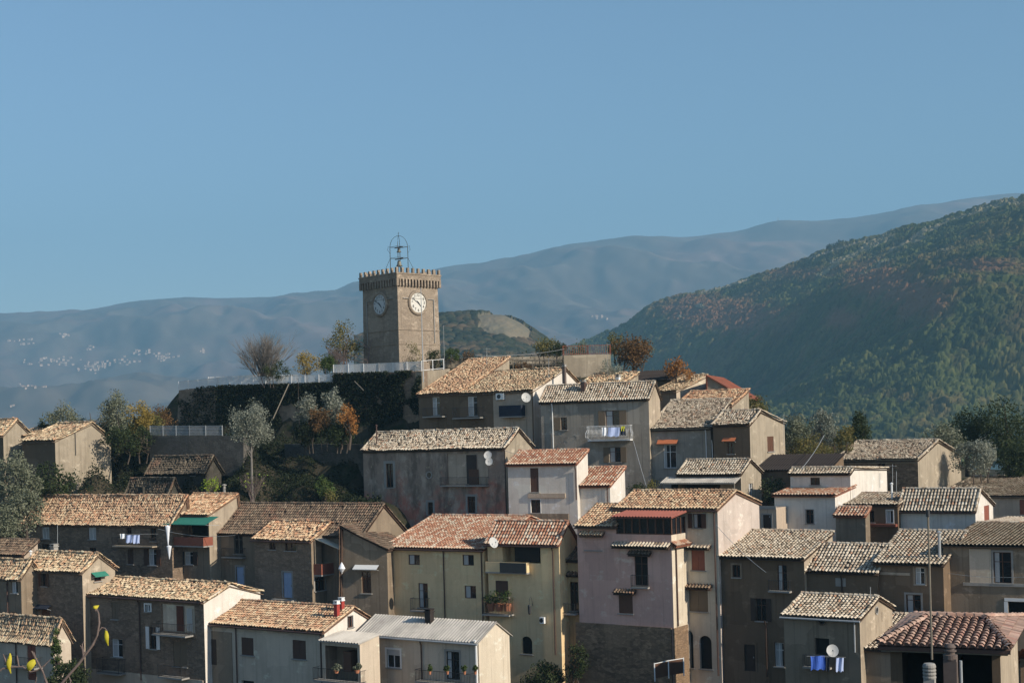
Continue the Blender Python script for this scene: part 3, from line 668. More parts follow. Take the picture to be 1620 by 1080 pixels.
def mk_canopy(s, face, a0, a1, z0, z1, o):
    """flat or sloping sheet canopy with posts"""
    T = s.T(face); dp = o.get('d', 1.5); B = MB(); A = Vector(T(1, 0, 0)); out = Vector(T(0, -1, 0)); U = -out * dp + Vector((0, 0, z1 - z0))
    sheet_plane(B, Vector(T(a0, 0, z0)) + out * dp, A, U.normalized(), a1 - a0, U.length, .18)
    c = B.build('canopy', o.get('mat', 'grey_corrugated'), s.root)
    if o.get('posts', True):
        B = MB()
        for a in (a0 + .1, a1 - .1): bx(B, T, a - .05, a + .05, -dp + .1, -dp + .2, z0 - o.get('ph', 2.2), z0 - .1)
        B.build('canopy_post', o.get('pm', 'grey_wood'), c)
OPEN_KINDS = dict(win=.16, winw=.16, shut=.16, open=.16, left=.16, door=.14, loggia=1.3, panel=.12, dark=.3, roller=.16, rollerw=.16)
DETAIL = dict(win=mk_window(), winw=mk_window('white_paint', curtain=True), shut=mk_window(shut='closed'), open=mk_window(shut='open'), left=mk_window(shut='left', leafm='shutter_mid'),
              roller=mk_window('white_paint', shut='roller'), rollerw=mk_window('white_paint', shut='roller', surround='white_paint'),
              dark=mk_window('dark_wood', glass='dark_room', mull=0, bars=0, depth=.3), door=mk_door, loggia=mk_loggia, panel=mk_panel, balcony=mk_balcony, ledge=mk_ledge, awning=mk_awning,
              round=mk_round, band=mk_band, ac=mk_ac, lamp=mk_lamp, canopy=mk_canopy)
# =================================================================== the village houses
W_ = lambda x0, y0, x1, y1, k, face='F', **o: (x0, y0, x1, y1, k, face, o)
# ---- front row
h = House('pale grey house in the bottom left corner with a red-brown door', 112, (84, 1012), -70, 112, 981, 7, 'blue_grey_render', 'old_tiles', 'old',
    win=[W_(43, 1016, 57, 1075, 'door', mat='red_wood'), W_(20, 1040, 68, 1054, 'balcony')])
h.pipe(26, 1012, 1080)
h = House('low grey stone house at the left edge beside the green-awning gable', 121, (33, 912), -90, 66, 888, 9, 'grey_render', 'old_tiles', 'old',
    win=[W_(18, 917, 28, 938, 'winw'), W_(17, 968, 27, 979, 'win')])
h.pipe(12, 915, 985)
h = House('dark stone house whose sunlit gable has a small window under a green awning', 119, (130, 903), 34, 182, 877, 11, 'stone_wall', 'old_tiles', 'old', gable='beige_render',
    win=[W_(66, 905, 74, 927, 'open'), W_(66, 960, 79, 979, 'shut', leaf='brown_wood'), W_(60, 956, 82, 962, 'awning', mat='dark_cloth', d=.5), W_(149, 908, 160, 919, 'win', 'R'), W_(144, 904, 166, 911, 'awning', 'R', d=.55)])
h.flue(49, 873, 893, 2.0, 'white_paint', .08); h.chimney(86, 862, 876, 9, 3.3, 'concrete'); h.antenna(91, 830, 876, 3.5, 0)
h.pipe(46, 905, 985)
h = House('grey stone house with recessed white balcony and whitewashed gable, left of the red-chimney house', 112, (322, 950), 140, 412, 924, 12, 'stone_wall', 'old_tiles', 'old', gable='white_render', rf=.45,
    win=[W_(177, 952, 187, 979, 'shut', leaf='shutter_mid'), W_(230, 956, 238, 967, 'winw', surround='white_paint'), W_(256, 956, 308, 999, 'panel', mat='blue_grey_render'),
         W_(279, 958, 290, 998, 'band', mat='red_wood', nm='door_panel', d=-.02), W_(295, 962, 304, 998, 'band', mat='white_paint', nm='glazed_door', d=-.02), W_(253, 984, 306, 1004, 'balcony', d=.9),
         W_(237, 991, 248, 1026, 'open', leaf='white_paint'), W_(177, 1010, 194, 1039, 'winw'), W_(165, 1040, 200, 1064, 'balcony'), W_(274, 1015, 296, 1054, 'shut', leaf='shutter_mid'), W_(262, 1050, 300, 1071, 'balcony'),
         W_(140, 1066, 322, 1110, 'band', mat='blue_grey_render', nm='painted_base'), W_(170, 1068, 195, 1100, 'dark')])
h.pipe(221, 950, 1075); h.gutter()
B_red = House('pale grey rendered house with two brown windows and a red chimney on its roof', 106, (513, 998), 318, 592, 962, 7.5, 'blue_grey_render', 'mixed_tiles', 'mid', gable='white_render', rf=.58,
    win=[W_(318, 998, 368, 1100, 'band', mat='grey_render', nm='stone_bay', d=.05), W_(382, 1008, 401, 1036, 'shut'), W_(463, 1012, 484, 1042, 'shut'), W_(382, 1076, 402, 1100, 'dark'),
         W_(327, 1010, 343, 1050, 'band', mat='dark_wood', nm='shuttered_opening', d=.08), W_(550, 974, 558, 992, 'win', 'R', surround='concrete', sw=.06)])
h = B_red; h.pipe(374, 990, 1080); h.pipe(508, 1000, 1080); h.gutter()
h.chimney(533, 952, 972, 7, 2.0, 'red_paint', 'white_paint'); h.chimney(540.5, 947, 967, 7, 2.9, 'red_paint', 'white_paint')
h = House('blue-grey house with corrugated grey sheet roof, black chimney and sunlit cream gable', 102, (757, 1014), 568, 806, 984, 6.5, 'blue_grey_render', 'grey_corrugated', 'sheet', gable='cream_render', rf=.55,
    win=[W_(612, 1027, 633, 1056, 'rollerw', rk=.3), W_(706, 1030, 727, 1074, 'winw', frame='dark_wood', surround='concrete', ck=.3), W_(668, 1059, 754, 1080, 'balcony', d=.9)])
h.chimney(680, 965, 1000, 11, 1.7, 'tar_roof', 'tar_roof'); h.pipe(754, 1014, 1080, mat='white_paint', r_=.09); h.pipe(667, 1014, 1080); h.gutter('zinc')
h = House('narrow porch annex with pale sheet roof between the red-chimney and corrugated-roof houses', 103.5, (569, 1017), 509, 600, 1003, 6.5, 'blue_grey_render', 'grey_corrugated', 'sheet', kind='shed',
    win=[W_(515, 1022, 566, 1080, 'loggia', mat='grey_render'), W_(543, 1030, 555, 1062, 'band', mat='brown_wood', nm='door_panel', d=-.9), W_(506, 1056, 580, 1078, 'balcony', d=.8)])
# ---- second row left
h = House('long dark stone house at the left with washing on its balcony', 131, (271, 828), 38, 300, 785, 8.5, 'stone_wall', 'mixed_tiles', 'old', yaw=30, rf=.9,
    win=[W_(66, 828, 78, 852, 'winw', ck=1), W_(140, 828, 152, 853, 'winw', ck=1), W_(200, 829, 208, 856, 'win'), W_(238, 829, 247, 856, 'win'), W_(188, 849, 251, 864, 'balcony', slab='beige_render'),
         W_(202, 868, 211, 892, 'shut'), W_(235, 868, 248, 894, 'winw', shut='open'), W_(142, 866, 152, 879, 'win'), W_(66, 860, 78, 870, 'win')])
h = House('grey house with a green canvas balcony awning at the end of the long stone house', 130.3, (330, 814), 262, 379, 783, 10, 'grey_render', 'mixed_tiles', 'mid', rf=.95, gable='beige_render',
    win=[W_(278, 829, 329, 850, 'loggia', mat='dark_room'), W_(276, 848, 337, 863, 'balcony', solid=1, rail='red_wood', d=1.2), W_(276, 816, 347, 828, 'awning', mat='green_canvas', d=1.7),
         W_(292, 872, 306, 893, 'winw', shut='open', leaf='dark_wood', frame='white_paint')])
h.flue(355, 768, 783, 7.0, 'concrete', .13); h.pipe(276, 830, 915)
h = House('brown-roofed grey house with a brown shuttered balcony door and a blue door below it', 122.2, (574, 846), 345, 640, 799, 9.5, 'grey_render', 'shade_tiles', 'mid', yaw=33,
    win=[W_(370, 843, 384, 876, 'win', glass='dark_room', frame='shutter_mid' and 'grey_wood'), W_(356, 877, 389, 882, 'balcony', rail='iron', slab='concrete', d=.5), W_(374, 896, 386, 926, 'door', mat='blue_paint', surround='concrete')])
h.chimney(453, 812, 830, 7, 3.0, 'red_paint', 'terracotta')
h = House('old tan stone house with tall pale blue door under a small sunlit tile roof', 123, (492, 854), 402, 553, 827, 10, 'stone_wall', 'mixed_tiles', 'old', gable='grey_render',
    win=[W_(426, 856, 436, 869, 'win'), W_(451, 857, 468, 871, 'win'), W_(448, 905, 462, 945, 'door', mat='blue_paint', surround='concrete'), W_(435, 947, 469, 950, 'band', mat='concrete', nm='door_step', d=.5),
         W_(509, 860, 531, 889, 'loggia', 'R', mat='dark_room'), W_(496, 889, 535, 908, 'balcony', 'R', solid=1, rail='red_wood', d=.9), W_(498, 912, 514, 934, 'win', 'R', surround='concrete')])
h.gutter()
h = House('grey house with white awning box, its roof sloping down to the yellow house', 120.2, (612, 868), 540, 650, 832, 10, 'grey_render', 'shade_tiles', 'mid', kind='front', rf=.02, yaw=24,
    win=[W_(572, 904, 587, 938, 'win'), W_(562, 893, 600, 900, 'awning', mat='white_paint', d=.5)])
# ---- yellow houses
YE = h = House('yellow rendered house with four small brown windows and a neat red tile roof', 116.5, (765, 869), 609, 905, 818, 12, 'yellow_render', 'red_tiles', 'new', yaw=31,
    win=[W_(646, 877, 664, 893, 'win', nosill=1, curtain=1), W_(731.5, 877, 749.5, 894, 'win', nosill=1, curtain=1), W_(735, 926, 753, 946, 'win', nosill=1, curtain=1),
         W_(662, 922, 677, 961, 'win', curtain=1, ck=.4), W_(655, 945, 681, 966, 'balcony', d=.6), W_(616, 945, 629, 970, 'lamp')])
for q in (621, 702, 762): h.pipe(q, 869, 985)
h.gutter()
h = House('yellow rendered house with an upper covered terrace, an arched doorway and a plant-filled balcony', along(YE, 884, 858), (884, 858), 771, 912, 827, 13, 'yellow_render', 'red_tiles', 'new', yaw=31,
    win=[W_(795, 862, 855, 890, 'loggia', mat='yellow_render'), W_(814, 863, 853, 888, 'band', mat='dark_room', nm='terrace_door', d=-1.25), W_(773, 888, 838, 906, 'balcony', solid=1, rail='yellow_render', d=.5),
         W_(796, 889, 837, 905, 'band', mat='iron', nm='terrace_railing', d=.54),
         W_(784, 918, 804, 944, 'shut'), W_(770, 944, 813, 972, 'balcony', d=.8), W_(825, 1006, 842, 1034, 'dark', arch=1), W_(836, 943, 850, 970, 'lamp'), W_(857, 975, 864, 985, 'ac')])
h.pipe(875, 868, 1035); h.gutter(); h.dish(780, 858, 8.5, -.9)
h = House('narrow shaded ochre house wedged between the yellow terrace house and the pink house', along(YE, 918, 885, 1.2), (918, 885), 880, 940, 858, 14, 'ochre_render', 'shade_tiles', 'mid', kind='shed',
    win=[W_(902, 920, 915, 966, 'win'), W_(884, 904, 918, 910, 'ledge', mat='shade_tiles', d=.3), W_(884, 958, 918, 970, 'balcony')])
# ---- pink house
P_1 = hp = House('tall pink house with tiled window canopies, rooftop veranda and rough stone base', 108, (1062, 846), 913, 1089, 818, 13.5, 'pink_render', None, kind='flat', gable='cream_render', ov=.3,
    win=[W_(1004, 876, 1025, 926, 'win', glass='dark_room'), W_(997, 871, 1031, 877, 'ledge', mat='shade_tiles'), W_(1001, 909, 1028, 930, 'balcony', d=.35),
         W_(979, 939, 1001, 970, 'shut', leaf='brown_wood'), W_(974, 932, 1007, 938, 'ledge', mat='shade_tiles'), W_(972, 858, 1062, 865, 'ledge', mat='striped_tiles', d=.55), W_(1062, 855, 1089, 862, 'ledge', 'R', mat='red_tiles', d=.45),
         W_(913, 988, 1064, 1090, 'band', mat='rubble_stone', nm='stone_base', d=.12), W_(1066, 990, 1088, 1090, 'band', 'R', mat='rubble_stone', nm='stone_base', d=.12)])
hp.pipe(1068, 862, 990, 'R')
P_2 = h = House('cream back wing of the pink house with brown windows and dark arches', along(P_1, 1135, 805, 2.5), (1135, 805), 975, 1201, 778, 15.5, 'cream_render', 'mixed_tiles', 'mid', gable='pale_pink_render', rf=.42,
    win=[W_(1096, 812, 1110, 835, 'open', curtain=1), W_(1094, 869, 1115, 902, 'shut', leaf='red_wood'), W_(1088, 862, 1125, 867, 'ledge', mat='striped_tiles'), W_(1090, 931, 1120, 967, 'shut', leaf='shutter_mid', curtain=1), W_(1086, 924, 1127, 930, 'ledge', mat='shade_tiles'),
         W_(1107, 1005, 1126, 1058, 'dark', arch=1), W_(1080, 996, 1097, 1056, 'dark', arch=1)])
h.pipe(1130, 805, 1068); h.gutter()
# glazed veranda standing on the flat top of the pink house
def veranda():
    s = hp; a = s.onF(975, 846).x; T = s.T('F'); z0 = s.H; hh = 1.25; d0, d1 = .0, 2.4
    B = MB(); z1 = z0 + hh; n = 7
    for i in range(n + 1):
        q = a + (0 - a) * i / n; bx(B, T, max(a, q - .06), min(0, q + .06), .05, .17, z0, z1)
    for j in range(4):
        q = .05 + (d1 - .2) * j / 3; bx(B, T, -.17, -.05, q + .13, q + .23, z0, z1)
    bx(B, T, a, 0, .04, .18, z1, z1 + .1); bx(B, T, a, 0, .04, .18, z0 + .002, z0 + .08)
    v = B.build('veranda_frame', 'brown_wood', s.root)
    B = MB(); B.add([T(a, .11, z0), T(-.1, .11, z0), T(-.1, .11, z1), T(a, .11, z1)], [(0, 1, 2, 3)]); B.add([T(-.11, .11, z0), T(-.11, d1, z0), T(-.11, d1, z1), T(-.11, .11, z1)], [(0, 1, 2, 3)]); B.build('pane', 'glass', v)
    B = MB(); bx(B, T, a, -.2, .3, d1, z0, z1 - .02); B.build('veranda_room', 'grey_wood', v)
    B = MB(); sheet_plane(B, (a - .2, -.45, z1 + .12), (1, 0, 0), Vector((0, 1, .13)).normalized(), -a + .5, 3.4); B.build('veranda_roof', 'red_sheet', s.root)
veranda()
h = House('low tiled wing on the left top of the pink house', along(P_1, 974, 832, .02), (974, 832), 913, 1006, 800, 13, 'pink_render', 'mixed_tiles', 'mid', kind='shed', ov=.35, win=[W_(926, 850, 951, 870, 'shut', leaf='dark_wood'), W_(920, 840, 957, 847, 'ledge', mat='mixed_tiles')])
h.wall.name = 'wing_wall'
# merge that wing roof into the pink house as its own part
hp_roof = h.roof; m_ = Matrix.Translation(hp.C0) @ Matrix.Rotation(-hp.th, 4, 'Z'); q_ = Matrix.Translation(h.C0) @ Matrix.Rotation(-h.th, 4, 'Z')
for k_, ch in enumerate(list(h.root.children)):
    for d_ in [ch] + list(ch.children_recursive): d_.data.transform(m_.inverted() @ q_)
    ch.parent = hp.root
bpy.data.objects.remove(h.root, do_unlink=True)
# ---- right of the pink house
D_1 = h = House('tall dark rendered house with three storeys of small windows right of the pink house', along(P_2, 1272, 884, .3), (1272, 884), 1140, 1318, 843, 15, 'dark_render', 'striped_tiles', 'mid', gable='beige_render', kind='shed',
    win=[W_(1159, 893, 1171, 913, 'win', surround='grey_render'), W_(1230, 893, 1245, 934, 'winw', frame='brown_wood'), W_(1219, 918, 1253, 936, 'balcony', d=.5), W_(1196, 946, 1212, 982, 'open', leaf='dark_wood'),
         W_(1178, 1019, 1195, 1061, 'door', mat='dark_wood', surround='dark_render'), W_(1226, 1016, 1240, 1054, 'winw', surround='dark_render', ck=.8)])
h.pipe(1212, 984, 1070, mat='dark_wood')
h = House('low dark house with striped roof, only its left half lit, between two taller roofs', along(D_1, 1388, 905, .4), (1388, 905), 1276, 1410, 864, 10, 'dark_render', 'striped_tiles', 'mid', kind='shed',
    win=[W_(1322, 914, 1338, 927, 'band', mat='concrete', nm='bricked_opening', d=.03)])
h.pipe(1332, 912, 940, mat='dark_wood')
h = House('dark rendered house with two pale-framed windows stacked under a striped roof', along(D_1, 1492, 893, .7), (1492, 893), 1385, 1530, 843, 12, 'dark_render', 'striped_tiles', 'new', kind='shed',
    win=[W_(1448, 897, 1463, 924, 'winw', surround='grey_render'), W_(1434, 940, 1457, 970, 'win', surround='concrete', curtain=1, ck=.4), W_(1390, 905, 1440, 909, 'band', mat='beige_render', nm='string_course', d=.06)])
h = House('wide grey house at the right edge with white-framed garage', 97, (1720, 866), 1492, 1780, 830, 12, 'grey_render', 'striped_tiles', 'new', yaw=28,
    win=[W_(1534, 868, 1568, 922, 'band', mat='blue_grey_render', nm='painted_bay', d=.03), W_(1572, 873, 1600, 922, 'win', surround='concrete', glass='glass', curtain=1, ck=.3), W_(1524, 922, 1640, 927, 'band', mat='concrete', nm='string_course', d=.1),
         W_(1596, 952, 1640, 992, 'loggia', mat='dark_room'), W_(1589, 946, 1640, 951, 'band', mat='white_paint', nm='garage_lintel', d=.05), W_(1589, 951, 1595, 992, 'band', mat='white_paint', nm='garage_jamb', d=.05)])
h.flue(1487, 843, 893, -.6, 'zinc', .10)
h = House('small grey front house with a round gable window and blue washing', 93, (1360, 979), 1240, 1412, 946, 6.5, 'grey_render', 'striped_tiles', 'mid', gable='beige_render', rf=.55,
    win=[W_(1293, 974, 1308, 989, 'round', frame='dark_render'), W_(1289, 1009, 1312, 1036, 'dark'), W_(1274, 1036, 1316, 1056, 'balcony', d=.5, rail='iron'), W_(1382, 958, 1391, 972, 'round', 'R'), W_(1395, 966, 1403, 981, 'band', 'R', mat='beige_render', nm='bricked_window', d=.03)])
h.pipe(1352, 980, 1031, mat='zinc'); h.dish(1317, 1029, 9.5, -.6, aim=(-.1, -.9, .4)); h.antenna(1377, 928, 945, 3.0, 0); h.gutter('zinc')
h = House('low grey lean-to with striped tiles behind the near brown-tiled tower room', 90.5, (1540, 1034), 1357, 1575, 979, 6.5, 'grey_render', 'striped_tiles', 'mid', kind='shed', yaw=28)
# ---- near belvedere at the lower right
def belvedere():
    Y = 50; s = House('near open belvedere with rough brown hipped tile roof, lower right', Y, (1582, 1021), 1408, 1610, 990, 8.5, 'dark_render', None, kind='flat', gable='beige_render', name='belvedere', cat='rooftop room', yaw=24,
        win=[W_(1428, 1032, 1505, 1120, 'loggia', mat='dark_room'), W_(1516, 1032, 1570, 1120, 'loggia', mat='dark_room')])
    L, W, H = s.L, s.W + .6, s.H; o_ = .38; B = MB()
    rz = H + .40; rx0, rx1, ry = -L + .9, -.9, W / 2
    def poly(e0, e1, t0, t1, sd):             # eave e0->e1, top t0->t1: tiled trapezoid, clipped by its hips
        e0, e1, t0, t1 = map(Vector, (e0, e1, t0, t1)); A = (e1 - e0).normalized(); wd = (e1 - e0).length
        perp = (t0 - e0) - A * (t0 - e0).dot(A); ln = perp.length; U = perp.normalized(); l0 = (t0 - e0).dot(A); l1 = (t1 - e0).dot(A)
        N = A.cross(U).normalized(); N = -N if N.z < 0 else N; p = .27; n = int(wd / p); rr = random.Random(sd)
        B.add([tuple(q - N * .02) for q in (e0, e1, t1, t0)], [(0, 1, 2, 3)], .2, 1.0)
        B.add([tuple(q - N * k) for k in (.03, .16) for q in (e0, e1, t1, t0)], [(0, 1, 5, 4), (4, 5, 6, 7)], .2, 1.0)
        for i in range(n):
            a = (i + .5) * wd / n; um = ln
            if a < l0: um = ln * a / max(.01, l0)
            if a > l1: um = ln * (wd - a) / max(.01, wd - l1)
            for off, wid, hh, ch in ((0, .5, .0, 0), (.5, .42, 0, 1)):
                u = -.05
                while u < um - .1:
                    ja = rr.gauss(0, .012); jr = rr.gauss(0, .03); c = rr.random(); vs = []
                    for q, ra, hu in ((u, wd / n * .44, .05), (min(u + .42, um + .06), wd / n * .34, .015)):
                        for k in range(7):
                            th = math.pi * k / 6
                            x = a + ja + (off * wd / n) - ra * math.cos(th) + jr * (q - u)
                            y_ = (ra * .95 * math.sin(th) + hu) if not ch else (.06 - ra * .6 * math.sin(th) + hu)
                            vs.append(tuple(e0 + A * x + U * q + N * y_))
                    if not ch or (l0 < a < l1):
                        B.add(vs, [(k, k + 1, k + 8, k + 7) for k in range(6)], c, .75 if ch else rr.random() * .2)
                        if not ch: B.add([vs[k] for k in range(7)] + [tuple(e0 + A * (a + ja) + U * (u + .03) + N * .03)], [(k, k + 1, 7) for k in range(6)], c * .3, .9)
                    u += .36
    poly((-L - o_, -o_, H - .08), (o_, -o_, H - .08), (rx0, ry, rz), (rx1, ry, rz), 1)
    poly((o_, -o_, H - .08), (o_, W + o_, H - .08), (rx1, ry, rz), (rx1, ry + .01, rz), 2)
    poly((-L - o_, W + o_, H - .08), (-L - o_, -o_, H - .08), (rx0, ry + .01, rz), (rx0, ry, rz), 3)
    poly((o_, W + o_, H - .08), (-L - o_, W + o_, H - .08), (rx1, ry, rz), (rx0, ry, rz), 4)
    for p0, p1 in (((rx0, ry, rz + .1), (rx1, ry, rz + .1)), ((o_, -o_, H), (rx1, ry, rz + .1)), ((-L - o_, -o_, H), (rx0, ry, rz + .1)), ((o_, W + o_, H), (rx1, ry, rz + .1))): tile_line(B, p0, p1, .13, 3, .01)
    r_ = B.build('roof', 'brown_tiles', s.root, False)
    B = MB(); B.box(-L - o_ + .1, o_ - .1, -o_ + .1, -o_ + .2, H - .3, H - .2); B.box(-L - .02, .02, -.06, -.02, H - .22, H - .1); B.build('eaves_board', 'grey_wood', s.root)
    # chimneys of the near roofs
    c = P(1503, 1024, 47.5)
    t = thing('roof_chimney', 'square grey chimney with round ribbed cowl and thin steel flue before the brown belvedere', 'chimney', (c.x, c.y, c.z - 4), R(-24)); B = MB(); B.box(-.21, .21, -.2, .2, 0, 4.0 - .35); B.build('shaft', 'dark_brick', t)
    B = MB(); B.lathe([(0.000, 4.514), (0.124, 4.472), (0.186, 4.388), (0.186, 4.360), (0.136, 4.353), (0.136, 4.290), (0.205, 4.276), (0.205, 4.234), (0.149, 4.220), (0.149, 4.136), (0.236, 4.122), (0.236, 3.968), (0.186, 3.940)], (0, 0, -.35), 18); B.build('cowl', 'dark_brick', t)
    B = MB(); B.tube([(.34, -.1, 0), (.34, -.1, 3.6)], .05, 8); B.build('flue_pipe', 'zinc', t)
    c = P(1470, 1052, 45)
    t = thing('roof_chimney', 'small grey chimney with stacked ring cowl at the bottom right', 'chimney', (c.x, c.y, c.z - 4), R(-24)); B = MB(); B.box(-.17, .17, -.17, .17, 0, 3.6); B.build('shaft', 'concrete', t)
    B = MB()
    for k in range(4): B.lathe([(.0, 3.6 + k * .11), (.2, 3.6 + k * .11), (.21, 3.64 + k * .11), (.2, 3.68 + k * .11), (.12, 3.69 + k * .11), (.12, 3.71 + k * .11)], (0, 0, 0), 16)
    B.lathe([(.2, 4.02), (.16, 4.07), (0, 4.09)], (0, 0, 0), 16); B.build('cowl', 'concrete', t)
    a = P(1468, 812, 49); b = P(1473.5, 1015, 49)
    t = thing('antenna_mast', 'tall thin rusty antenna mast rising above the brown belvedere roof', 'antenna', (a.x, a.y, b.z - .6)); B = MB()
    B.tube([(0, 0, 0), (0, 0, a.z - b.z + .6)], .035, 6); B.build('pole', 'grey_wood', t); B = MB(); B.lathe([(.0, .12), (.06, .1), (.07, -.12), (.0, -.14)], (0, 0, a.z - b.z + .62), 8); B.build('aerial_head', 'iron', t)
belvedere()
h = House('orange-tiled low roof in the bottom right corner below the wide grey house', 70, (1690, 1096), 1592, 1720, 1041, 5, 'dark_render', 'red_tiles', 'new', kind='shed', yaw=10)
# ---- third row right
h = House('upper white house with tiny square window and roof falling to the right', 127, (1345, 748), 1250, 1403, 741, 9, 'white_render', 'striped_tiles', 'mid', rf=.08, slope_l=None,
    win=[W_(1282, 755, 1297, 767, 'win')])
h.antenna(1392, 748, 766, 2, 0)
h = House('white house with small barred window and thin red tile canopy roof', 124, (1321, 784), 1225, 1398, 769, 9.5, 'white_render', 'red_tiles', 'new', kind='shed', gable='white_render', rf=1,
    win=[W_(1275, 806, 1287, 828, 'win', surround='concrete', sw=.06)]) if False else None
h = House('white house with a small barred window and a thin red tile roof', 124, (1321, 784), 1225, 1352, 770, 7.5, 'white_render', 'red_tiles', 'new', kind='shed',
    win=[W_(1275, 806, 1287, 828, 'win', surround='concrete', sw=.06)])
h = House('low dim annex with brown door left of the small-windowed white house', 124.5, (1228, 803), 1199, 1245, 800, 6, 'pale_grey_render', None, kind='flat',
    win=[W_(1207, 814, 1220, 836, 'door', mat='dark_wood', surround='concrete'), W_(1199, 800, 1228, 805, 'band', mat='concrete', nm='coping', d=.1)])
h = House('small dark house with narrow white-framed windows between the two white houses', 123, (1420, 799), 1333, 1445, 782, 7, 'dark_render', 'striped_tiles', 'mid', kind='shed',
    win=[W_(1374, 807, 1383, 826, 'win'), W_(1403, 807, 1413, 827, 'winw', surround='white_paint', sw=.08), W_(1368, 828, 1420, 832, 'band', mat='red_wood', nm='balcony_front', d=.5)])
h.flue(1411, 766, 785, 2, 'white_paint', .08); h.antenna(1412, 734, 785, 2.2, 4, .3); h.antenna(1418, 745, 785, 2.4, 0)
h = House('grey wall with short bright orange tiled roof in front of the small dark house', 121.5, (1369, 815), 1322, 1376, 804, 5, 'grey_render', 'red_tiles', 'new', kind='shed')
h = House('bright white house with a red shutter on its gable and bold striped roof', 120, (1543, 804), 1423, 1571, 775, 6.5, 'white_render', 'striped_tiles', 'new', rf=.25, gable='white_render',
    win=[W_(1557, 799, 1565, 829, 'shut', 'R', leaf='red_wood')])
h.gutter()
h = House('dark stone house with a big sunlit beige gable below the olive trees', 139, (1452, 726), 1322, 1520, 697, 8.5, 'rubble_stone', 'striped_tiles', 'old', gable='sand_render', rf=.45, yaw=34,
    win=[W_(1316, 724, 1452, 733, 'band', mat='sand_render', nm='rendered_frieze', d=.03), W_(1388, 727, 1400, 739, 'win'), W_(1386, 750, 1402, 766, 'dark')])
h = House('long pale-roofed grey house cut by the right edge, with a dark red window', 128, (1730, 785), 1480, 1790, 753, 7.5, 'pale_grey_render', 'striped_tiles', 'mid', yaw=28,
    win=[W_(1613, 790, 1640, 814, 'shut', leaf='red_wood')])
# ---- middle
h = House('large weathered grey and faded red house with a white painted bay and two dishes', 136, (798, 707), 574, 842, 679, 11.5, 'weathered_red_render', 'striped_tiles', 'old', gable='sand_render', rf=.5, yaw=32,
    win=[W_(611, 733, 622, 771, 'win', surround='concrete', sw=.28), W_(673, 745, 685, 757, 'round'), W_(708, 717, 772, 766, 'panel', mat='pale_grey_render'), W_(738, 719, 754, 765, 'band', mat='dark_wood', nm='shutter_door', d=-.03), W_(742, 742, 757, 766, 'band', mat='brown_wood', nm='half_door', d=.02),
         W_(700, 764, 774, 769, 'balcony', d=.5, slab='concrete'), W_(677, 794, 685, 814, 'win', surround='concrete', sw=.22), W_(740, 785, 752, 811, 'win', surround='concrete', sw=.22)])
h.pipe(799, 705, 815, mat='dark_wood'); h.dish(772, 720, 6.5, -.5, aim=(-.2, -.9, .4)); h.dish(774, 730, 6, -.8, aim=(-.2, -.9, .3)); h.flue(596, 674, 697, 1.0, 'copper_brown', .07)
h = House('white plastered house with a tall brown shutter and regular red tile roof', 130, (912, 733), 803, 930, 713, 9, 'white_render', 'red_tiles', 'new', kind='shed', yaw=25,
    win=[W_(839, 740, 852, 778, 'shut'), W_(840, 790, 855, 811, 'win', surround='white_paint', sw=.06), W_(836, 780, 895, 787, 'band', mat='pale_grey_render', nm='weathered_ledge', d=.14), W_(832, 812, 900, 824, 'band', mat='grey_render', nm='wall_foot', d=.12)])
h.pipe(911, 740, 790, mat='copper_brown')
h = House('lower white annex stepping down with a short steep red tile roof', 129.3, (965, 768), 905, 989, 740, 7, 'white_render', 'red_tiles', 'new', kind='shed', yaw=25)
h.pipe(961, 768, 805, mat='copper_brown')
BW = h = House('grey rendered house with a white bow-fronted iron balcony and old striped roof', 143, (1026, 629), 855, 1044, 605, 12.5, 'taupe_render', 'striped_tiles', 'mid', gable='beige_render', yaw=25, rf=.55,
    win=[W_(887, 660, 897, 680, 'left', nosill=0), W_(958, 649, 980, 676, 'open', leaf='shutter_mid', curtain=1), W_(934, 673, 1001, 697, 'balcony', rail='white_paint', slab='white_paint', bulge=1, d=.8), W_(964, 707, 982, 731, 'open', leaf='shutter_mid', curtain=1)])
h.chimney(923, 602, 624, 7, 1.2, 'copper_brown', 'concrete'); h.pipe(874, 640, 712, mat='white_paint')
h = House('grey house with a white french window under an orange awning and patched old roof', along(BW, 1124, 676, .5), (1124, 676), 1026, 1158, 632, 9.5, 'taupe_render', 'striped_tiles', 'old', yaw=25, kind='shed',
    win=[W_(1050, 703, 1070, 740, 'winw', ck=.2), W_(1041, 695, 1073, 702, 'awning', mat='orange_canvas', d=.5)])
h.pipe(1117, 682, 730, mat='white_paint'); h.pipe(1127, 698, 730, mat='white_paint')
h = House('beige-gabled house with a closed brown shutter and small orange awning above the dark garden', 137.5, (1186, 670), 1128, 1241, 650, 10, 'dark_render', 'striped_tiles', 'old', gable='sand_render', rf=.3, yaw=33,
    win=[W_(1151, 699, 1162, 718, 'win'), W_(1144, 692, 1165, 698, 'awning', mat='orange_canvas', d=.4), W_(1214, 690, 1224, 714, 'shut', 'R', leaf='brown_wood')])
h.antenna(1240, 655, 700, 6.5, 3, .3)
h = House('small low tiled house with a corrugated porch beside the garden', 131, (1172, 749), 1073, 1204, 728, 6.5, 'grey_render', 'striped_tiles', 'mid', gable='sand_render', rf=.45,
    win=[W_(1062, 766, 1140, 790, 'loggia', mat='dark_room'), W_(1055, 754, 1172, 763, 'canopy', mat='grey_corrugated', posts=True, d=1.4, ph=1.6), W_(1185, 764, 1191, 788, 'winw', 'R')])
h = House('pale blue gabled house high on the hill with an old tan roof', 155, (1070, 618), 1035, 1119, 594, 6, 'grey_render', 'old_tiles', 'old', gable='blue_grey_render', kind='shed')
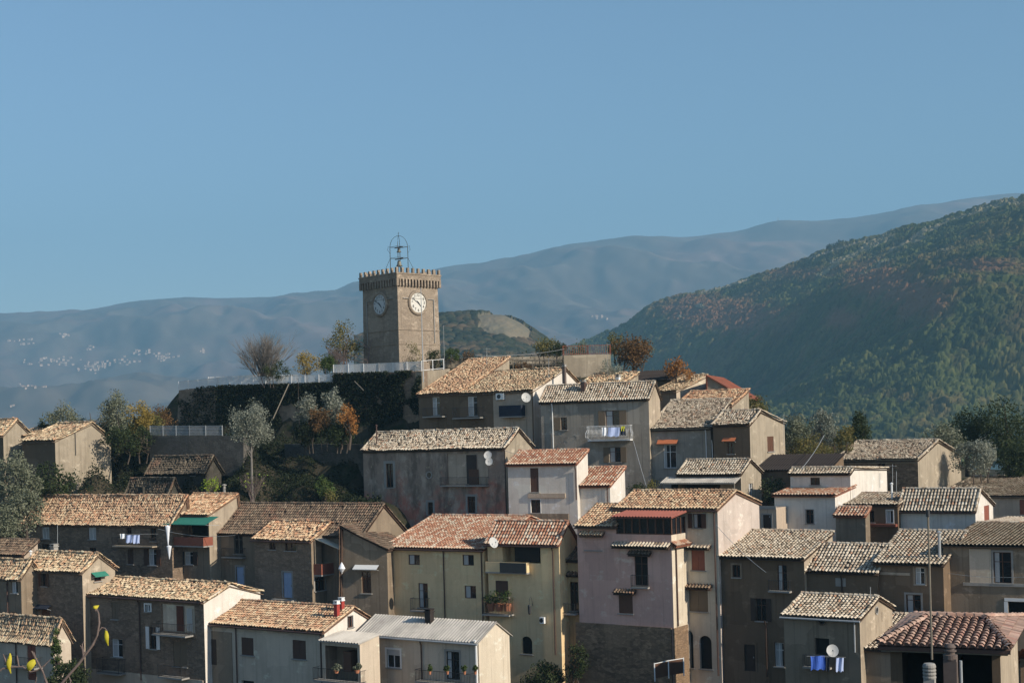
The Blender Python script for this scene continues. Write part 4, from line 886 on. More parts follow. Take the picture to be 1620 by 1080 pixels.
h = House('beige shed with a rust red corrugated roof at the upper right of the village', 153, (1177, 629), 1118, 1200, 594, 6, 'sand_render', 'rust_sheet', 'sheet', kind='front', rf=.01, yaw=18)
h = House('jumbled old tile roof with dark gaps below the rust red roof', 147, (1158, 640), 1066, 1185, 617, 6, 'sand_render', 'mixed_tiles', 'old', kind='shed')
h = House('low tan roofed house just right of the pale gabled house', 154, (985, 606), 915, 1010, 590, 5, 'sand_render', 'old_tiles', 'old', kind='shed')
h.chimney(978, 594, 604, 6, 1.5, 'white_paint', 'concrete')
h = House('long dark flat roof below the terrace behind the bow-balcony house', 160, (1062, 600), 962, 1090, 584, 4, 'dark_render', 'tar_roof', 'sheet', kind='shed')
HT = h = House('large old hilltop house with white gable, dish, air conditioner and two balconies', 150, (843, 617), 727, 927, 583, 9.5, 'dark_render', 'old_tiles', 'old', gable='white_render', rf=.60, yaw=32,
    win=[W_(740, 627, 755, 658, 'winw', ck=.6), W_(722, 644, 766, 662, 'balcony', solid=0), W_(787, 622, 799, 632, 'ac'),
         W_(807, 624, 820, 655, 'win'), W_(796, 641, 831, 660, 'balcony', solid=1, rail='dark_cloth'), W_(814, 665, 832, 690, 'shut', leaf='red_wood', surround='beige_render'), W_(781, 620, 842, 700, 'band', mat='pale_grey_render', nm='painted_strip', d=.01)])
h.dish(832, 629, 7.5, -.5, aim=(.2, -.9, .35)); h.chimney(893, 578, 608, 5, 4.2, 'dark_brick'); h.antenna(868, 566, 600, 3.4, 3, .35)
h = House('taller left half of the hilltop row, its long tan roof patched red', along(HT, 727, 621, .03), (727, 621), 662, 807, 566, 9.5, 'dark_render', 'mixed_tiles', 'old', gable='sand_render', kind='shed', yaw=32,
    win=[W_(684, 628, 696, 657, 'winw', ck=.5), W_(675, 645, 706, 660, 'balcony')])
h.antenna(770, 550, 575, 8.5, 4, .4)
# ---- left edge
h = House('ruined stone house with long sunlit beige gable wall at the left', 150, (87, 696), 35, 175, 669, 9, 'dark_render', 'old_tiles', 'old', gable='sand_render', rf=.66, yaw=40)
h.pipe(118, 674, 720, 'R', 'iron', .03)
h = House('small beige house with tan tile roof cut by the left edge', 154, (5, 687), -70, 48, 664, 8, 'dark_render', 'old_tiles', 'old', gable='sand_render')
h = House('low beige outbuilding with lean-to roof beside the ruined stone house', 156, (40, 690), 8, 100, 674, 8, 'sand_render', 'old_tiles', 'old', kind='shed')
h = House('dim blue-grey wall of a low shed at the left edge below the olive trees', 127, (38, 876), -60, 60, 856, 5, 'pale_grey_render', 'shade_tiles', 'mid', kind='shed', win=[W_(22, 874, 28, 887, 'win')])
h = House('tumbledown stone hut with shade-darkened roof on the dark slope', 143, (262, 792), 195, 290, 758, 6, 'hut_shade_stone', 'hut_shade_tiles', 'old', kind='gable', win=[W_(218, 770, 226, 786, 'dark')])
h = House('upper stone hut half buried under ivy on the dark slope', 147, (325, 745), 233, 350, 722, 6, 'hut_shade_stone', 'hut_shade_tiles', 'old', kind='gable', win=[W_(266, 740, 273, 757, 'dark'), W_(303, 744, 309, 752, 'winw')])
h = House('dark brown sagging sheet roof in the hollow behind the upper white house', 134, (1312, 742), 1198, 1335, 718, 5, 'dark_render', 'tar_roof', 'sheet', kind='shed', yaw=28)
# =================================================================== clock tower
def tower():
    Y = 172.0; c0 = P(628, 430, Y); zb = P(632, 578, Y).z - 1.0
    yaw = R(47); H = P(628, 452, Y).z - zb; top = c0.z - zb + .55
    t = thing('clock_tower', 'square stone clock tower with battlements and two dials on the hilltop', 'tower', (c0.x, c0.y, zb), -yaw)
    loc_inv = (Matrix.Translation((c0.x, c0.y, zb)) @ Matrix.Rotation(-yaw, 4, 'Z')).inverted()
    S = 6.3; SR = 6.0                     # left face along -x, right face along +y
    xv = Vector((math.cos(yaw), -math.sin(yaw), 0)); yv = Vector((math.sin(yaw), math.cos(yaw), 0)); n = -yv
    r_ = ray(575, 500); pl = c0 - 0 * yv; S = -((r_ * (pl.dot(n) / r_.dot(n))) - c0).dot(xv)
    r_ = ray(693.5, 500); SR = ((r_ * (c0.dot(xv) / r_.dot(xv))) - c0).dot(yv)
    L, W = S, SR; B = MB()
    B.add([(-L - .12, -.12, -2), (.12, -.12, -2), (.12, W + .12, -2), (-L - .12, W + .12, -2), (-L, 0, H), (0, 0, H), (0, W, H), (-L, W, H)], [(0, 1, 5, 4), (1, 2, 6, 5), (2, 3, 7, 6), (3, 0, 4, 7), (4, 5, 6, 7)])
    B.build('shaft', 'tower_stone', t)
    o = .30; zc = H - .1                                  # corbel table and parapet
    B = MB(); z1 = top - .9
    B.box(-L - o, o, -o, W + o, zc + .95, z1 + .3); B.box(-L - o - .06, o + .06, -o - .06, W + o + .06, z1 + .1, z1 + .28)
    pr = B.build('parapet', 'tower_stone', t)
    B = MB(); nL = 14
    for i in range(nL + 1):
        x = -L - o + .08 + (L + 2 * o - .16) * i / nL
        for y0, y1 in ((-o + .003, 0), (W, W + o - .003)): B.box(x - .11, x + .11, y0, y1, zc + .12, zc + .95)
        y = -o + .08 + (W + 2 * o - .16) * i / nL
        for x0, x1 in ((-.0, o - .003), (-L - o + .003, -L)): B.box(x0, x1, y - .11, y + .11, zc + .12, zc + .95)
    B.build('corbels', 'tower_stone', pr)
    B = MB(); nM = 9
    for i in range(nM):
        x = -L - o + .2 + (L + 2 * o - .4) * i / (nM - 1); y = -o + .2 + (W + 2 * o - .4) * i / (nM - 1)
        for yy in (-o + .15, W + o - .15): B = MB(); B.box(x - .15, x + .15, yy - .14, yy + .14, z1 + .3, top + .0); B.build('merlon', 'tower_stone', pr)
        if 0 < i < nM - 1:
            for xx in (o - .15, -L - o + .15): B = MB(); B.box(xx - .14, xx + .14, y - .15, y + .15, z1 + .3, top + .0); B.build('merlon', 'tower_stone', pr)
    B = MB()                                              # string courses and moulded panel lines
    for z in (H * .50, H * .335):
        B.box(-L - .13, .13, -.13, W + .13, z, z + .09)
    B.build('string_course', 'tower_stone', t)
    B = MB(); zt = H * .86
    for T in ((lambda a, d, z: (a * -L, -d, z)), (lambda a, d, z: (d, a * W, z))):
        for a0, a1, z0, z1_ in ((.12, .88, zt, zt + .07), (.87, .885, H * .36, zt)):
            p = T(a0, .03, z0); q = T(a1, .16, z1_); B.box(p[0], q[0], p[1], q[1], z0, z1_)
    B.build('panel_moulding', 'concrete', t)
    def dial(cx, cy, face, facem, numm):
        r2 = ray(cx, cy); pp = (r2 * (c0.dot(n) / r2.dot(n))) if face == 'L' else (r2 * (c0.dot(xv) / r2.dot(xv)))
        l = loc_inv @ pp; Rr = 1.22; N_ = 40
        def T(u, v, d): return (l.x + u, -d - .05, l.z + v) if face == 'L' else (d + .05, l.y + u, l.z + v)
        def ring(B, prof):
            vs = [T(r * math.cos(2 * math.pi * k / N_), r * math.sin(2 * math.pi * k / N_), d) for r, d in prof for k in range(N_)]
            B.add(vs, [(i * N_ + k, i * N_ + (k + 1) % N_, (i + 1) * N_ + (k + 1) % N_, (i + 1) * N_ + k) for i in range(len(prof) - 1) for k in range(N_)])
        B = MB(); ring(B, [(Rr * .99, .05), (Rr * .98, .1), (Rr * .01, .1)]); c = B.build('clock_face', facem, t)
        B = MB(); ring(B, [(Rr + .32, 0), (Rr + .32, .1), (Rr + .22, .2), (Rr + .05, .2), (Rr - .04, .06)]); B.build('clock_surround', 'tower_stone', c)
        B = MB()
        for ang, ln, wd in ((-48, .52 * Rr, .09), (132, .25 * Rr, .09), (62 + 90, .74 * Rr, .06), (-28, .2 * Rr, .06)):
            a = math.radians(ang); d = Vector((math.cos(a), math.sin(a))); p_ = Vector((-d.y, d.x))
            q = [d * -.05 + p_ * wd, d * ln + p_ * wd * .35, d * ln - p_ * wd * .35, d * -.05 - p_ * wd]
            B.add([T(v.x, v.y, .14) for v in q] + [T(v.x, v.y, .12) for v in q], [(0, 1, 2, 3), (0, 4, 5, 1), (1, 5, 6, 2), (2, 6, 7, 3), (3, 7, 4, 0)])
        B.build('clock_hands', 'iron', c)
        B = MB(); dg = bpy.context.evaluated_depsgraph_get()
        for k in range(1, 13):
            cu = bpy.data.curves.new('numeral', 'FONT'); cu.body = str(k); cu.size = .46; cu.align_x = 'CENTER'; cu.align_y = 'CENTER'; cu.offset = .012
            ob = link(bpy.data.objects.new('numeral', cu)); bpy.context.view_layer.update()
            me = ob.evaluated_get(bpy.context.evaluated_depsgraph_get()).to_mesh(); a = math.pi / 2 - k * math.pi / 6
            vs = [T(v.co.x + math.cos(a) * Rr * .76, v.co.y + math.sin(a) * Rr * .76, .112) for v in me.vertices]
            B = MB(); B.add(vs, [tuple(p.vertices) for p in me.polygons]); bpy.data.objects.remove(ob, do_unlink=True); B.build('numeral', numm, c)
    dial(602, 481.5, 'L', 'clock_white_shade', 'iron'); dial(660.5, 479, 'R', 'clock_white', 'iron')
    # bell cage
    zt = top - .6; cx, cy = -L / 2 + .1, W / 2 - .1; hb = P(628, 372, Y + 4).z - zb - zt; w_ = .78; B = MB()
    cor = [(cx + sx * w_, cy + sy * w_) for sx in (-1, 1) for sy in (-1, 1)]; hz = hb * .72
    for x, y in cor:
        B.tube([(x, y, zt), (x, y, zt + hz)], .045, 5)
        dx, dy = x - cx, y - cy; nn = math.hypot(dx, dy); dx /= nn; dy /= nn
        B.tube([(x + dx * .75, y + dy * .75, zt), (x + dx * .55, y + dy * .55, zt + hz * .3), (x + dx * .12, y + dy * .12, zt + hz * .55), (x, y, zt + hz * .62)], .025, 4)
        B.tube([(x + dx * .02, y + dy * .02, zt + hz * .8), (x + dx * .3, y + dy * .3, zt + hz * .9), (x + dx * .2, y + dy * .2, zt + hz * 1.04), (x, y, zt + hz)], .022, 4)
        B.tube([(x, y, zt + hz)] + [(cx + (x - cx) * math.cos(a) , cy + (y - cy) * math.cos(a), zt + hz + (hb - hz) * math.sin(a)) for a in (.35, .75, 1.1, 1.4, 1.57)], .03, 4)
    for z in (zt + hz, zt + hz * .62, zt + .15):
        for i, j in ((0, 1), (1, 3), (3, 2), (2, 0)): B.tube([cor[i] + (z,), cor[j] + (z,)], .03, 4)
    B.tube([(cx, cy, zt + hb), (cx, cy, zt + hb + .45)], .025, 4); B.tube([(cx - .15, cy, zt + hb + .28), (cx + .15, cy, zt + hb + .28)], .02, 4)
    cage = B.build('bell_cage', 'iron', t)
    B = MB()
    for z in (zt + hz * .99, zt + hz * .60): B.box(cx - w_, cx + w_, cy - .06, cy + .06, z - .05, z + .07)
    B.build('bell_beam', 'dark_wood', cage)
    for z, r_ in ((zt + hz * .97, .30), (zt + hz * .55, .42)):
        B = MB(); B.lathe([(.02, z), (r_ * .35, z - .05), (r_ * .55, z - r_ * .5), (r_ * .62, z - r_ * 1.1), (r_ * .8, z - r_ * 1.5), (r_, z - r_ * 1.8), (r_ * .9, z - r_ * 1.78)], (cx, cy, 0), 16); b = B.build('bell', 'bronze', cage, True)
        B = MB(); B.tube([(cx, cy, z - r_), (cx, cy, z - r_ * 2.0)], .04, 5); B.build('clapper', 'iron', b)
    q = P(630, 578, 170); GROUND.extend([(c0.x + dx, c0.y + dy, zb + .3) for dx in (-6, 0, 6) for dy in (-5, 0, 5, 9)])
    return t
tower()

# =================================================================== castle terrace walls and railings
def retaining(name, label, pts, hgt, thick, mat, lean=.0, cat='wall', down=1.5, gnd=(.4, 2.0, 4.5)):
    """pts: (px, py_top, Y) along the crown; solid wall hgt high and thick deep"""
    tp = [P(*p) for p in pts]; o = MB(); n = len(tp); o0 = tp[0]
    A = []
    for i, p in enumerate(tp):
        d = (tp[min(i + 1, n - 1)] - tp[max(0, i - 1)]); d.z = 0; d.normalize(); nb = Vector((-d.y, d.x, 0)); nb = nb if nb.y > 0 else -nb
        for q in (p, p + nb * thick, Vector((p.x, p.y, p.z - hgt)) - nb * lean * hgt + nb * 0, p + nb * thick - Vector((0, 0, hgt))): A.append(tuple(q - o0))
    fs = []
    for i in range(n - 1):
        a = i * 4; b = a + 4
        fs += [(a + 2, b + 2, b, a), (a, b, b + 1, a + 1), (a + 1, b + 1, b + 3, a + 3)]
    for a, b in zip(tp[:-1], tp[1:]) if gnd else ():
        d = b - a; d.z = 0; m = max(2, int(d.length / 2.5)); d.normalize(); nb = Vector((-d.y, d.x, 0)); nb = nb if nb.y > 0 else -nb
        for i in range(m + 1):
            q = a.lerp(b, i / m)
            for k in gnd: g = q + nb * (thick + k - .3); GROUND.append((g.x, g.y, q.z - .35))
            for k in (1.0, 2.5): g = q - nb * (k + lean * hgt); GROUND.append((g.x, g.y, q.z - hgt + .9 - k * .3))
    fs += [(0, 1, 3, 2), ((n - 1) * 4, (n - 1) * 4 + 2, (n - 1) * 4 + 3, (n - 1) * 4 + 1)]
    o.add(A, fs); ob = o.build(name, mat); ob.location = o0; tag(ob, label, cat); return ob, tp
def railing(label, pts, hgt=1.0, step=2.0, mat='white_paint', bal=.13, name='railing', rails=2, cat='railing', panel=None):
    tp = [P(*p) for p in pts]; o0 = tp[0]; t = thing(name, label, cat, o0); Bp, Br, Bb = [], MB(), MB()
    for a, b in zip(tp[:-1], tp[1:]):
        a = a - o0; b = b - o0; ln = (b - a).length; k = max(1, round(ln / step))
        for i in range(k + 1):
            q = a.lerp(b, i / k); Bp.append(q)
        for j in range(rails):
            z = hgt if j == 0 else (.1 if j == rails - 1 else hgt * (1 - j / (rails - 1)))
            Br.tube([tuple(a + Vector((0, 0, z))), tuple(b + Vector((0, 0, z)))], .035, 4)
        if bal:
            m = int(ln / bal)
            for i in range(m):
                q = a.lerp(b, (i + .5) / m); Bb.box(q.x - .022, q.x + .022, q.y - .012, q.y + .012, q.z + .1, q.z + hgt)
        if panel: Bb.add([tuple(a + Vector((0, .03, .1))), tuple(b + Vector((0, .03, .1))), tuple(b + Vector((0, .03, hgt - .05))), tuple(a + Vector((0, .03, hgt - .05)))], [(0, 1, 2, 3)])
    pm = MB(); pm.box(-.04, .04, -.04, .04, -.1, hgt + .05); p0 = None
    for q in Bp:
        if p0 is None: p0 = pm.build('post', mat, t); p0.location = q; continue
        c = p0.copy(); C.objects.link(c); c.parent = t; c.location = q
    Br.build('rails', mat, t)
    if Bb.v: Bb.build('infill', panel or mat, t)
    return t
W1, tp1 = retaining('castle_wall', 'tall ivy-grown castle terrace wall in deep shade below the clock tower', [(283, 617, 179.0), (345, 611, 175.0), (440, 609, 170.5), (528, 606, 166.5)], 7.5, 1.2, 'stone_wall', .10)
W2, tp2 = retaining('castle_wall', 'higher stretch of castle wall under the long white railing in front of the tower', [(527.5, 592, 166.4), (600, 590, 163.4), (667, 587, 160.6)], 9.5, 1.2, 'stone_wall', .03)
W3, tp3 = retaining('castle_wall', 'short sunlit beige end of the castle wall left of the large hilltop house', [(667.3, 587.5, 160.5), (690, 585.5, 164.0), (712, 583, 168.0)], 9.5, .8, 'sand_render', gnd=())
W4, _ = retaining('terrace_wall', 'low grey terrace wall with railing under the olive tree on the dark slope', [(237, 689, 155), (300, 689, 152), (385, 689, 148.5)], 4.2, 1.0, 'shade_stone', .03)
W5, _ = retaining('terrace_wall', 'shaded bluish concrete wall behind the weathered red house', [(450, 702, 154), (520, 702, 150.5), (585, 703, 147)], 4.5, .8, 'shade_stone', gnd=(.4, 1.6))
W6, _ = retaining('terrace_wall', 'sunlit beige terrace wall under the brown panel fence', [(892, 562, 161.5), (930, 561, 161.6), (966, 560, 161.7)], 3.2, .8, 'sand_render')
W7, _ = retaining('terrace_wall', 'low stone wall along the castle garden right of the tower', [(700, 566, 176.0), (760, 566, 175.5), (830, 564, 175.0), (892, 563, 174.5)], 2.2, .5, 'sand_render')
railing('white railing along the lower left crown of the castle wall', [(283, 617, 179.2), (345, 611, 175.2), (440, 609, 170.7), (527, 606, 166.7)], 1.05, 2.0, bal=.09)
railing('second white railing standing further back on the left terrace', [(330, 606, 178.0), (400, 603, 177.0), (470, 603, 176.0)], .75, 2.2, bal=.09)
railing('long white railing with slim posts in front of the clock tower', [(528, 592, 166.6), (600, 590, 163.6), (667, 587, 160.8)], 1.1, 2.0, bal=.085)
railing('open two-bar white railing on the sunlit wall end right of the flagpole', [(667.3, 587, 160.7), (702, 583.5, 166.0)], 1.15, 2.4, bal=0, rails=2)
railing('pale blue-grey railing on the low terrace wall at the left', [(238, 689, 155.2), (300, 689, 152.2), (352, 689, 150.1)], 1.05, 2.2, 'zinc', bal=.12, rails=4)
railing('pale railing backed by brown boards on the beige terrace wall', [(891, 562, 161.7), (930, 561, 161.8), (966, 560, 161.9)], 1.05, 2.0, 'red_wood', bal=.22)
def pergola():
    a = P(812, 590, 164); b = P(890, 590, 162); t = thing('timber_pergola', 'rough grey timber frame of poles on the terrace behind the hilltop roofs', 'pergola', a); B = MB(); d = b - a
    for i in range(6):
        q = d * (i / 5)
        for k in (0, 2.2): B = MB(); B.tube([(q.x + k * .2, q.y + k, q.z - 1), (q.x + k * .2, q.y + k, q.z + 1.5)], .06, 5); B.build('post', 'grey_wood', t)
    B = MB()
    for z in (.5, 1.0, 1.5):
        for k in (0, 2.2): B.tube([(k * .2, k, z), (d.x + k * .2, d.y + k, d.z + z)], .05, 4)
    for i in range(10): q = d * (i / 9); B.tube([(q.x, q.y - .2, q.z + 1.55), (q.x + .5, q.y + 2.5, q.z + 1.55)], .04, 4)
    B.build('beams', 'grey_wood', t)
pergola()
def pole(label, px, ytop, ybot, Y, r_, mat, name='flagpole', cat='pole', lean=0):
    b = P(px, ybot, Y); z = z_at(b.x, b.y, ytop); t = MB(); t.tube([(0, 0, -1), (0, 0, z - b.z)], [r_, r_ * .6], 7); t.lathe([(0, .08), (r_ * 1.3, 0), (0, -.08)], (0, 0, z - b.z + .05), 8)
    o = t.build(name, mat); o.location = b; tag(o, label, cat)
pole('tall thin white flagpole in front of the lit clock dial', 669.5, 457, 590, 160.3, .065, 'zinc')
pole('thin grey mast standing in the garden right of the tower', 703, 516, 570, 174, .03, 'zinc', 'slim_mast', 'mast')
pole('slim pale mast by the beige terrace wall', 962, 545, 600, 158, .035, 'concrete', 'slim_mast', 'mast')
pole('bare wooden pole between the castle wall and the long railing corner', 474, 600, 690, 158, .04, 'dark_wood', 'wooden_pole', 'pole')
for (x0, y0, x1, y1, Y, lb) in ((457, 607, 432, 662, 164, 'wooden prop leaning against the ivy wall below the lower white railing'), (561, 603, 575, 617, 163.6, 'short wooden prop leaning on the upper castle wall')):
    a = P(x0, y0, Y); b = P(x1, y1, Y - 2); B = MB(); B.tube([(0, 0, 0), tuple(b - a)], .06, 5); o = B.build('wooden_prop', 'grey_wood'); o.location = a; tag(o, lb, 'pole')
# fence and steps before the pink house
railing('brown board fence with three white posts at the foot of the pink house', [(1036, 1075, 104.5), (1058, 1070, 105), (1082, 1066, 105.5)], 1.2, 1.6, 'white_paint', bal=0, panel='brown_wood', name='board_fence', cat='fence', rails=1)
def ground_slab(label, pts, mat, name, thick=.4):
    tp = [P(*p) for p in pts]; o0 = tp[0]; B = MB(); n = len(tp); v = [tuple(p - o0) for p in tp]; zz = min(q[2] for q in v)
    v = [(a, b, 0) for a, b, c in v]; B.add(v + [(a, b, c - thick) for a, b, c in v], [tuple(range(n))] + [tuple(range(2 * n - 1, n - 1, -1))] + [(i, (i + 1) % n, (i + 1) % n + n, i + n) for i in range(n)])
    o = B.build(name, mat); o.location = o0; o['kind'] = 'structure'; return o
# railing on the steps beside the ruined house
railing('iron stair rail climbing beside the ruined stone house', [(112, 723, 152.5), (133, 709, 155.5), (147, 704, 158), (168, 702, 161)], 1.1, 1.4, 'iron', bal=0, rails=2)

# =================================================================== laundry, plants in pots and other loose things
def cloths(label, Y, items, line, group=None):
    """items: (x0, y0, x1, y1, mat) cloths pegged on a line"""
    a = P(line[0], line[1], Y); b = P(line[2], line[3], Y); t = thing('washing_line', label, 'laundry', a); B = MB(); B.tube([(0, 0, 0), tuple(b - a)], .012, 4); B.build('line', 'zinc', t)
    for i, (x0, y0, x1, y1, m) in enumerate(items):
        p = P(x0, y0, Y); q = P(x1, y1, Y); wd = q.x - p.x; hh = p.z - q.z; n, k = 8, 6; vs = []
        for j in range(k + 1):
            for c in range(n + 1):
                u = c / n; v = j / k; vs.append((p.x - a.x + wd * (u + .04 * math.sin(v * 3 + i)), p.y - a.y - .03 + .06 * math.sin(u * 9 + i * 2 + v), p.z - a.z - hh * v * (1 - .12 * abs(math.sin(u * 7 + i)))))
        B = MB(); B.add(vs, [(j * (n + 1) + c, j * (n + 1) + c + 1, (j + 1) * (n + 1) + c + 1, (j + 1) * (n + 1) + c) for j in range(k) for c in range(n)]); B.build('cloth', m, t)
cloths('white and pale blue washing hung along the balcony of the long dark stone house', 128.6, [(190, 844, 198, 852, 'white_cloth'), (199, 846, 210, 859, 'pale_blue_cloth'), (211, 846, 221, 860, 'pale_blue_cloth')], (188, 845, 250, 844))
cloths('pale blue sheet and yellow cloth drying on the white bow-fronted balcony', 141.2, [(952, 676, 960, 690, 'white_cloth'), (961, 676, 980, 691, 'pale_blue_cloth'), (983, 674, 988, 682, 'yellow_cloth'), (981, 678, 990, 689, 'dark_cloth')], (938, 676, 998, 674))
cloths('blue towels and a light blue shirt hung below the window of the round-gable house', 93.3, [(1282, 1037, 1305, 1060, 'blue_cloth'), (1305, 1039, 1312, 1062, 'dark_cloth'), (1322, 1040, 1335, 1063, 'pale_blue_cloth')], (1276, 1037, 1338, 1039))
def parasol(label, px, y0, y1, Y, k=0):
    a = P(px, y1, Y); h = P(px, y0, Y).z - a.z; t = thing('folded_parasol', label, 'parasol', a); B = MB(); B.tube([(0, 0, 0), (0, 0, h)], .03, 6); B.build('pole', 'white_paint', t)
    B = MB(); B.lathe([(.03, h * .02), (.09, h * .25), (.15, h * .6), (.24, h * .93), (.02, h)] if k == 0 else [(.05, h * .1), (.30, h * .45), (.14, h * .8), (.03, h)], (0, 0, 0), 10); B.build('canopy', 'white_cloth', t)
parasol('white hanging cloth cone, upper one between the two left houses', 266, 830, 862, 128.4)
parasol('lower white hanging cloth cone beside the green drainpipe', 268, 862, 884, 128.4)
parasol('white closed parasol at the right end of the reddish balcony', 541, 889, 907, 121, 1)
def beige_awning():
    a = P(497, 851, 123.2); b = P(516, 846, 125.5); c_ = P(553, 863, 124.5); d = P(537, 868, 122); B = MB(); o = [Vector((0, 0, 0)), b - a, c_ - a, d - a]
    B.add([tuple(q) for q in o] + [tuple(q - Vector((0, 0, .06))) for q in o], [(0, 1, 2, 3), (7, 6, 5, 4), (0, 4, 5, 1), (1, 5, 6, 2), (2, 6, 7, 3), (3, 7, 4, 0)])
    t = thing('balcony_awning', 'sloping beige awning over the reddish balcony of the tan stone house', 'awning', a); B.build('canvas', 'beige_canvas', t)
    B = MB(); z = -4.3 / 1; p = d - a; B.tube([tuple(p + Vector((-.2, .1, -.05))), tuple(p + Vector((-.05, .1, -2.3)))], .04, 5); B.tube([(.05, 0, -.05), (.05, 0, -2.9)], .05, 5); B.build('post', 'grey_wood', t)
beige_awning()
# =================================================================== vegetation
def leaf_quads(cen, size, rr, rnd, flat=.0):
    """numpy: n random leaf quads at cen (n,3)"""
    n = len(cen); d1 = rr.normal(0, 1, (n, 3)); d1 /= np.linalg.norm(d1, axis=1)[:, None]; d2 = rr.normal(0, 1, (n, 3)); d2 -= (d2 * d1).sum(1)[:, None] * d1; d2 /= np.linalg.norm(d2, axis=1)[:, None]
    s = size * rr.uniform(.6, 1.3, n)[:, None]
    V = np.stack([cen - d1 * s * .8, cen + d2 * s * .42, cen + d1 * s * .8, cen - d2 * s * .42], 1).reshape(-1, 3)
    return V, (np.arange(n * 4).reshape(n, 4)), np.repeat(rnd, 4)
def crown(B, rr, w, h, z0, n, leaf, shape='round', clumps=None, dens=.28):
    k = clumps or max(10, int(n / 60)); 
    u = rr.normal(0, 1, (k, 3)); u /= np.linalg.norm(u, axis=1)[:, None]; rad = rr.uniform(.25, 1.0, k) ** .5
    c = u * rad[:, None] * np.array([w / 2, w / 2, h / 2]) * .82
    c *= rr.uniform(.75, 1.12, (k, 1))
    if shape == 'cone': f = (c[:, 2] / h + .5); c[:, :2] *= np.clip(1.15 - f, .08, 1)[:, None] * 1.2
    if shape == 'tall': f = (c[:, 2] / h + .5); c[:, :2] *= np.clip(1.25 - f * .75, .3, 1)[:, None]
    if shape == 'dome': c[:, 2] = np.abs(c[:, 2]) * 1.6 - h * .35
    c[:, 2] += z0 + h / 2; cs = rr.uniform(.7, 1.3, k) * min(w, h) * dens * (2.2 / k ** .33)
    ci = rr.integers(0, k, n); g = rr.normal(0, 1, (n, 3)); g /= np.linalg.norm(g, axis=1)[:, None]; g *= (rr.random(n) ** .45)[:, None]
    p = c[ci] + g * cs[ci][:, None]
    p[:, 2] = np.maximum(p[:, 2], z0 * .3)
    tone = np.clip(rr.normal(.5, .2, k)[ci] * .6 + rr.random(n) * .4, 0, 1)
    V, idx, rn = leaf_quads(p, leaf, rr, tone); B.quads(V, idx, rn, np.zeros(len(V))); return c
def tree(label, px, py0, py1, wpx, Y, leaf='olive_leaves', n=2600, size=.16, shape='round', bark='bark', trunk=.3, name='tree', cat='tree', group=None, clumps=None, seed=None, stems=1, dens=.28, tr=1.0):
    """px centre, py0 crown top, py1 ground contact"""
    rr = np.random.default_rng(int(px * 13 + py0) if seed is None else seed); a = P(px, py1, Y); H = P(px, py0, Y).z - a.z; w_ = wpx / F * Y
    t = thing(name, label, cat, a); z0 = H * trunk; B = MB(); c = crown(B, rr, w_, H - z0, z0, n, size, shape, clumps, dens)
    T = MB()
    for s in range(stems):
        bx_, by_ = (rr.normal(0, .15 * w_ * (stems > 1), 2)); top = Vector((bx_ * 1.5 + rr.normal(0, .08) * w_, by_, z0 + (H - z0) * .55))
        mid = Vector((bx_ * 1.1 + rr.normal(0, .04) * H, by_ + rr.normal(0, .03) * H, z0 * .7 + .2)); r0 = tr * max(.05, H * .028) / stems ** .5
        T.tube([(bx_, by_, -.6), tuple(mid), tuple((mid + top) / 2 + Vector((rr.normal(0, .1), 0, 0))), tuple(top)], [r0 * 1.25, r0, r0 * .65, r0 * .2], 7)
        for q in c[rr.permutation(len(c))[:9]]:
            st = mid.lerp(top, rr.uniform(0, .7)); q = Vector(q); T.tube([tuple(st), tuple(st.lerp(q, .5) + Vector((0, 0, -.08 * H * rr.random()))), tuple(q)], [r0 * .42, r0 * .25, r0 * .08], 4)
    B.build('crown', leaf, t); T.build('trunk', bark, t); return t
def bare_tree(label, px, py0, py1, wpx, Y, n=9, depth=4, bark='twig_bark', name='bare_tree', seed=3, leaf=None, nl=300, r0=.09):
    a = P(px, py1, Y); H = P(px, py0, Y).z - a.z; w_ = wpx / F * Y; rr = random.Random(seed); t = thing(name, label, 'tree', a); B = MB(); tips = []
    def grow(p, d, ln, r_, k):
        q = p + d * ln + Vector((0, 0, ln * .06)); m = p.lerp(q, .5) + Vector((rr.gauss(0, .03), rr.gauss(0, .03), rr.gauss(0, .02))) * ln
        B.tube([tuple(p), tuple(m), tuple(q)], [r_, r_ * .8, r_ * .6], 4 if k < 3 else 5, False); tips.append(q)
        if k == 0: return
        for i in range(3 if k > 1 else 4):
            dd = (d + Vector((rr.gauss(0, .33), rr.gauss(0, .33), rr.gauss(.08, .2)))).normalized(); grow(p.lerp(q, rr.uniform(.45, 1)), dd, ln * rr.uniform(.62, .82), r_ * .58, k - 1)
    for i in range(n):
        az = rr.uniform(0, 2 * math.pi); tl = rr.uniform(.1, .95) * math.atan(w_ / 2 / H); d = Vector((math.cos(az) * math.sin(tl), math.sin(az) * math.sin(tl), math.cos(tl))).normalized()
        grow(Vector((rr.gauss(0, .2), rr.gauss(0, .2), -.3)), d, math.hypot(H, w_ / 2 * rr.random()) * .37, r0, depth - 1)
    B.build('branches', bark, t)
    if leaf:
        r2 = np.random.default_rng(seed); tp = np.array([tuple(q) for q in tips]); ci = r2.integers(0, len(tp), nl); L = MB(); V, idx, rn = leaf_quads(tp[ci] + r2.normal(0, .15, (nl, 3)), .14, r2, r2.random(nl)); L.quads(V, idx, rn, np.zeros(len(V))); L.build('leaves', leaf, t)
    return t
def bush(label, px, py0, py1, wpx, Y, leaf, n=1200, size=.12, shape='round', name='bush', **k):
    return tree(label, px, py0, py1, wpx, Y, leaf, n, size, shape, trunk=.04, name=name, cat='bush', stems=3, **k)
